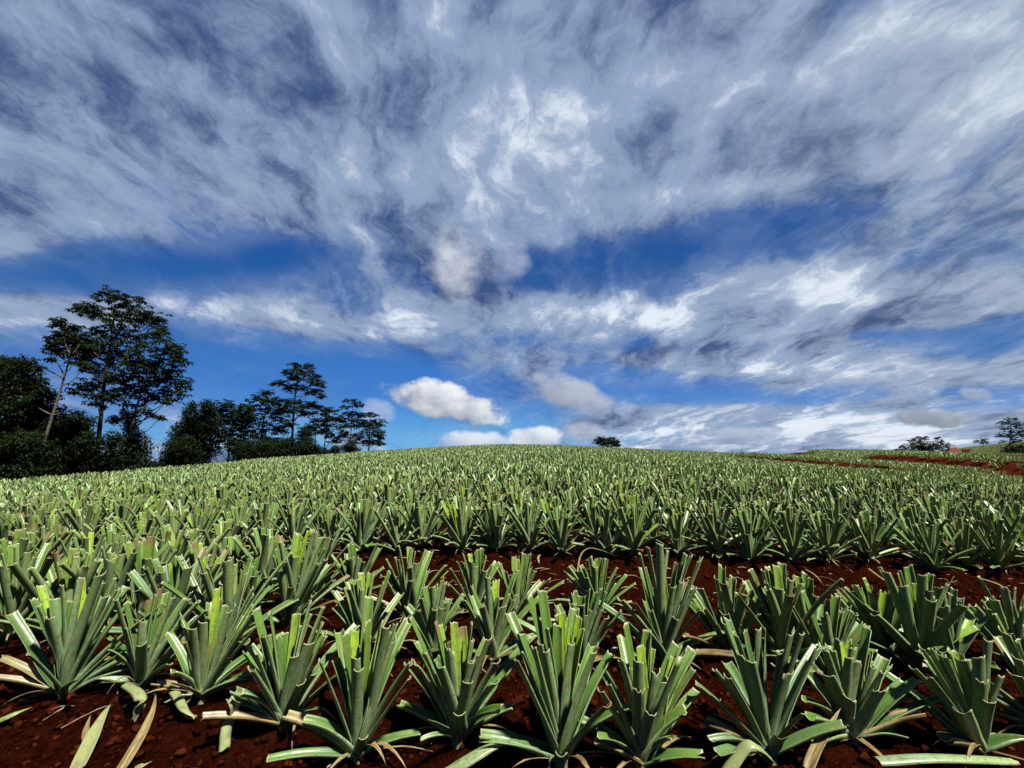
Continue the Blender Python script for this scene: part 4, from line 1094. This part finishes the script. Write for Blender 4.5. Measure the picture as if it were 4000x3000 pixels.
LIGHT = [(1380,560,340,50,-7,-.22),(380,95,110,50,10,-0.22),(215,165,110,36,30,-0.19),(300,420,110,36,22,-0.12),(70,370,140,60,20,-0.11),(1190,60,90,60,0,-0.11),(1050,165,90,45,20,-0.16),(1600,305,160,70,-6,-0.22),(1300,210,60,50,0,-0.07),(1250,560,300,45,-6,-0.12),(880,290,80,40,20,-0.09),(1750,60,120,50,-20,-0.06),(2130,120,80,40,-20,-0.16),(1850,290,120,40,-20,-0.12),(2000,480,200,40,-12,-0.10),(700,560,200,50,15,-0.06),(1480,50,60,30,0,-0.06),
 (1420,165,170,75,0,.30),(1240,225,190,75,0,.26),(1080,330,110,50,10,.16),(2080,50,260,90,0,.36),(2160,250,160,110,0,.22),(1520,412,240,30,-6,.30),(1180,330,130,50,20,.12),(500,225,140,40,25,.20),(640,150,140,60,0,.12),(20,520,60,36,0,.25),(600,330,200,60,20,.10),(980,575,55,75,0,.14),(1900,640,360,45,0,.32),(650,690,200,26,9,.22),(120,672,180,34,6,.22),(1420,690,280,34,6,.3),(1800,800,380,26,0,.45),(1850,930,420,60,0,.55),(1830,130,200,90,-20,.12),(60,20,120,40,0,.12)]
cov_b = total(COVER); lit_b = total(LIGHT)
dens = nA * .80 + nB * .28 + nD * .14 - .09 + cov_b * 1.0
cover = dens.step(.38, .64)
veil = dens.step(.10, .58) * .36
alpha = cover.max(veil) * dy.lin(-.25, .2, .12, 1.0)   # unseen sky behind is thinned of cloud to cut fill light
lum = (nC - .5) * 2.5 + (nB - .5) * .8 + (nD - .5) * 1.0 + .32 + lit_b * (nC * 1.0 + .42)
EXPO = 1.9
def rgb(r_, g_, b_): return tuple(c / SKY_STRENGTH / 2 ** EXPO for c in (r_, g_, b_))
cl = mix(nt, lum.step(-.2, .54), rgb(.045, .085, .22), rgb(.29, .385, .565))
cl = mix(nt, lum.step(.50, 1.05), cl, rgb(.78, .85, .95))
right = (dx * .8 + dz * .35).step(.35, .95)
cl = mix(nt, right * .6, cl, mix(nt, lum.step(-.3, .95), rgb(.13, .19, .27), rgb(.66, .75, .80)))
blue = mix(nt, .55, hs.outputs[0], rgb(.018, .08, .37))
base_sky = mix(nt, (1.0 - v.step(.02, .40)) * .85 * ahead, blue, rgb(.04, .215, .70))
hz = mix(nt, (1.0 - v.step(-.02, .15)) * .8, base_sky, rgb(.17, .60, .93))
colr = mix(nt, alpha, hz, cl)

# low cumulus heads, near the horizon
def cumulus(px, py, rx, ry, rot, top, bot, soft, seed, col, amp=1.0):
    u0, v0 = uv(px, py); s = FPX * 2212 / 4000
    c_, s_ = math.cos(math.radians(rot)), math.sin(math.radians(rot))
    U = u - u0; V = v - v0
    a = (U * c_ - V * s_) * (s / rx); b = (U * s_ + V * c_) * (s / ry)
    n_ = noise(nt, comb(nt, u * 14., v * 17., seed * 3.1), 1.0, 7, .58)
    n2 = noise(nt, comb(nt, u * 6., v * 7., seed * 1.7), 1.0, 4, .5)
    b2 = b * b
    f_ = 1.0 - (a * a + b2) + (n_ - .5) * 2.2 + (n2 - .5) * 2.0
    al = f_.step(.02, soft) * ahead * amp
    sh = b * .42 + a * .08 + (n_ - .5) * 1.5 + (n2 - .5) * .8 + .5
    c1 = mix(nt, sh.step(.05, .95), bot, top)
    return mix(nt, al, col, c1)
W1 = rgb(.90, .93, .97); G1 = rgb(.33, .37, .46); G2 = rgb(.22, .25, .33); G3 = rgb(.48, .53, .64)
colr = cumulus(985,565,70,100,-14, rgb(.72,.76,.84), rgb(.40,.45,.58), 1.6, 11, colr, .85)
colr = cumulus(1095,560,60,70,30, rgb(.52,.58,.74), rgb(.33,.39,.55), 1.3, 12, colr, .6)
colr = cumulus(1030,955,120,26,0, W1, rgb(.45,.52,.68), .7, 1, colr, .8)
colr = cumulus(1158,945,62,30,0, W1, rgb(.50,.56,.68), .6, 2, colr, .95)
colr = cumulus(1260,935,90,28,0, rgb(.62,.68,.80), rgb(.42,.48,.62), .9, 3, colr, .7)
colr = cumulus(815,890,40,30,20, rgb(.55,.62,.80), rgb(.40,.47,.68), 1.0, 4, colr, .55)
colr = cumulus(962,868,136,48,13, W1, G1, .62, 5, colr, 1.0)
colr = cumulus(1222,850,106,40,14, rgb(.50,.55,.66), rgb(.33,.36,.45), .75, 6, colr, .92)
colr = cumulus(2008,904,88,24,3, rgb(.40,.45,.53), G2, .6, 7, colr, .95)
colr = cumulus(2110,850,50,18,0, rgb(.50,.58,.66), rgb(.34,.40,.48), .9, 8, colr, .6)
colr = cumulus(1640,940,160,20,0, rgb(.60,.68,.78), rgb(.42,.48,.60), 1.0, 9, colr, .5)
colr = cumulus(1560,965,70,8,0, rgb(.8,.85,.9), rgb(.6,.66,.75), 1.0, 10, colr, .6)
bg = nt.nodes.new('ShaderNodeBackground'); bg.inputs['Strength'].default_value = SKY_STRENGTH
nt.links.new(colr, bg.inputs['Color'])
wo = nt.nodes.new('ShaderNodeOutputWorld'); nt.links.new(bg.outputs[0], wo.inputs[0])
world.cycles.sampling_method = 'MANUAL'; world.cycles.sample_map_resolution = 512

sl = bpy.data.lights.new('sun', 'SUN'); sl.energy = 5.0; sl.angle = math.radians(2.5); sl.color = (1.0, .97, .91)
so = bpy.data.objects.new('sun', sl); COL.objects.link(so)
sd = Vector((math.sin(SUN_AZ) * math.cos(SUN_EL), math.cos(SUN_AZ) * math.cos(SUN_EL), math.sin(SUN_EL)))
so.rotation_euler = sd.to_track_quat('Z', 'Y').to_euler()
so.location = sd * 60

cam = bpy.data.cameras.new('camera'); cam.sensor_width = 36; cam.lens = 36 * FPX / 4000; cam.clip_start = .05; cam.clip_end = 8000
co = bpy.data.objects.new('camera', cam); COL.objects.link(co)
co.location = (0, 0, EYE); co.rotation_euler = (math.pi / 2 + PITCH, 0, 0)
scene.camera = co
scene.view_settings.view_transform = 'Standard'; scene.view_settings.look = 'None'
scene.view_settings.exposure = EXPO; scene.view_settings.gamma = 1.0
scene.cycles.max_bounces = 6; scene.cycles.transparent_max_bounces = 4
scene.cycles.diffuse_bounces = 2; scene.cycles.use_denoising = True
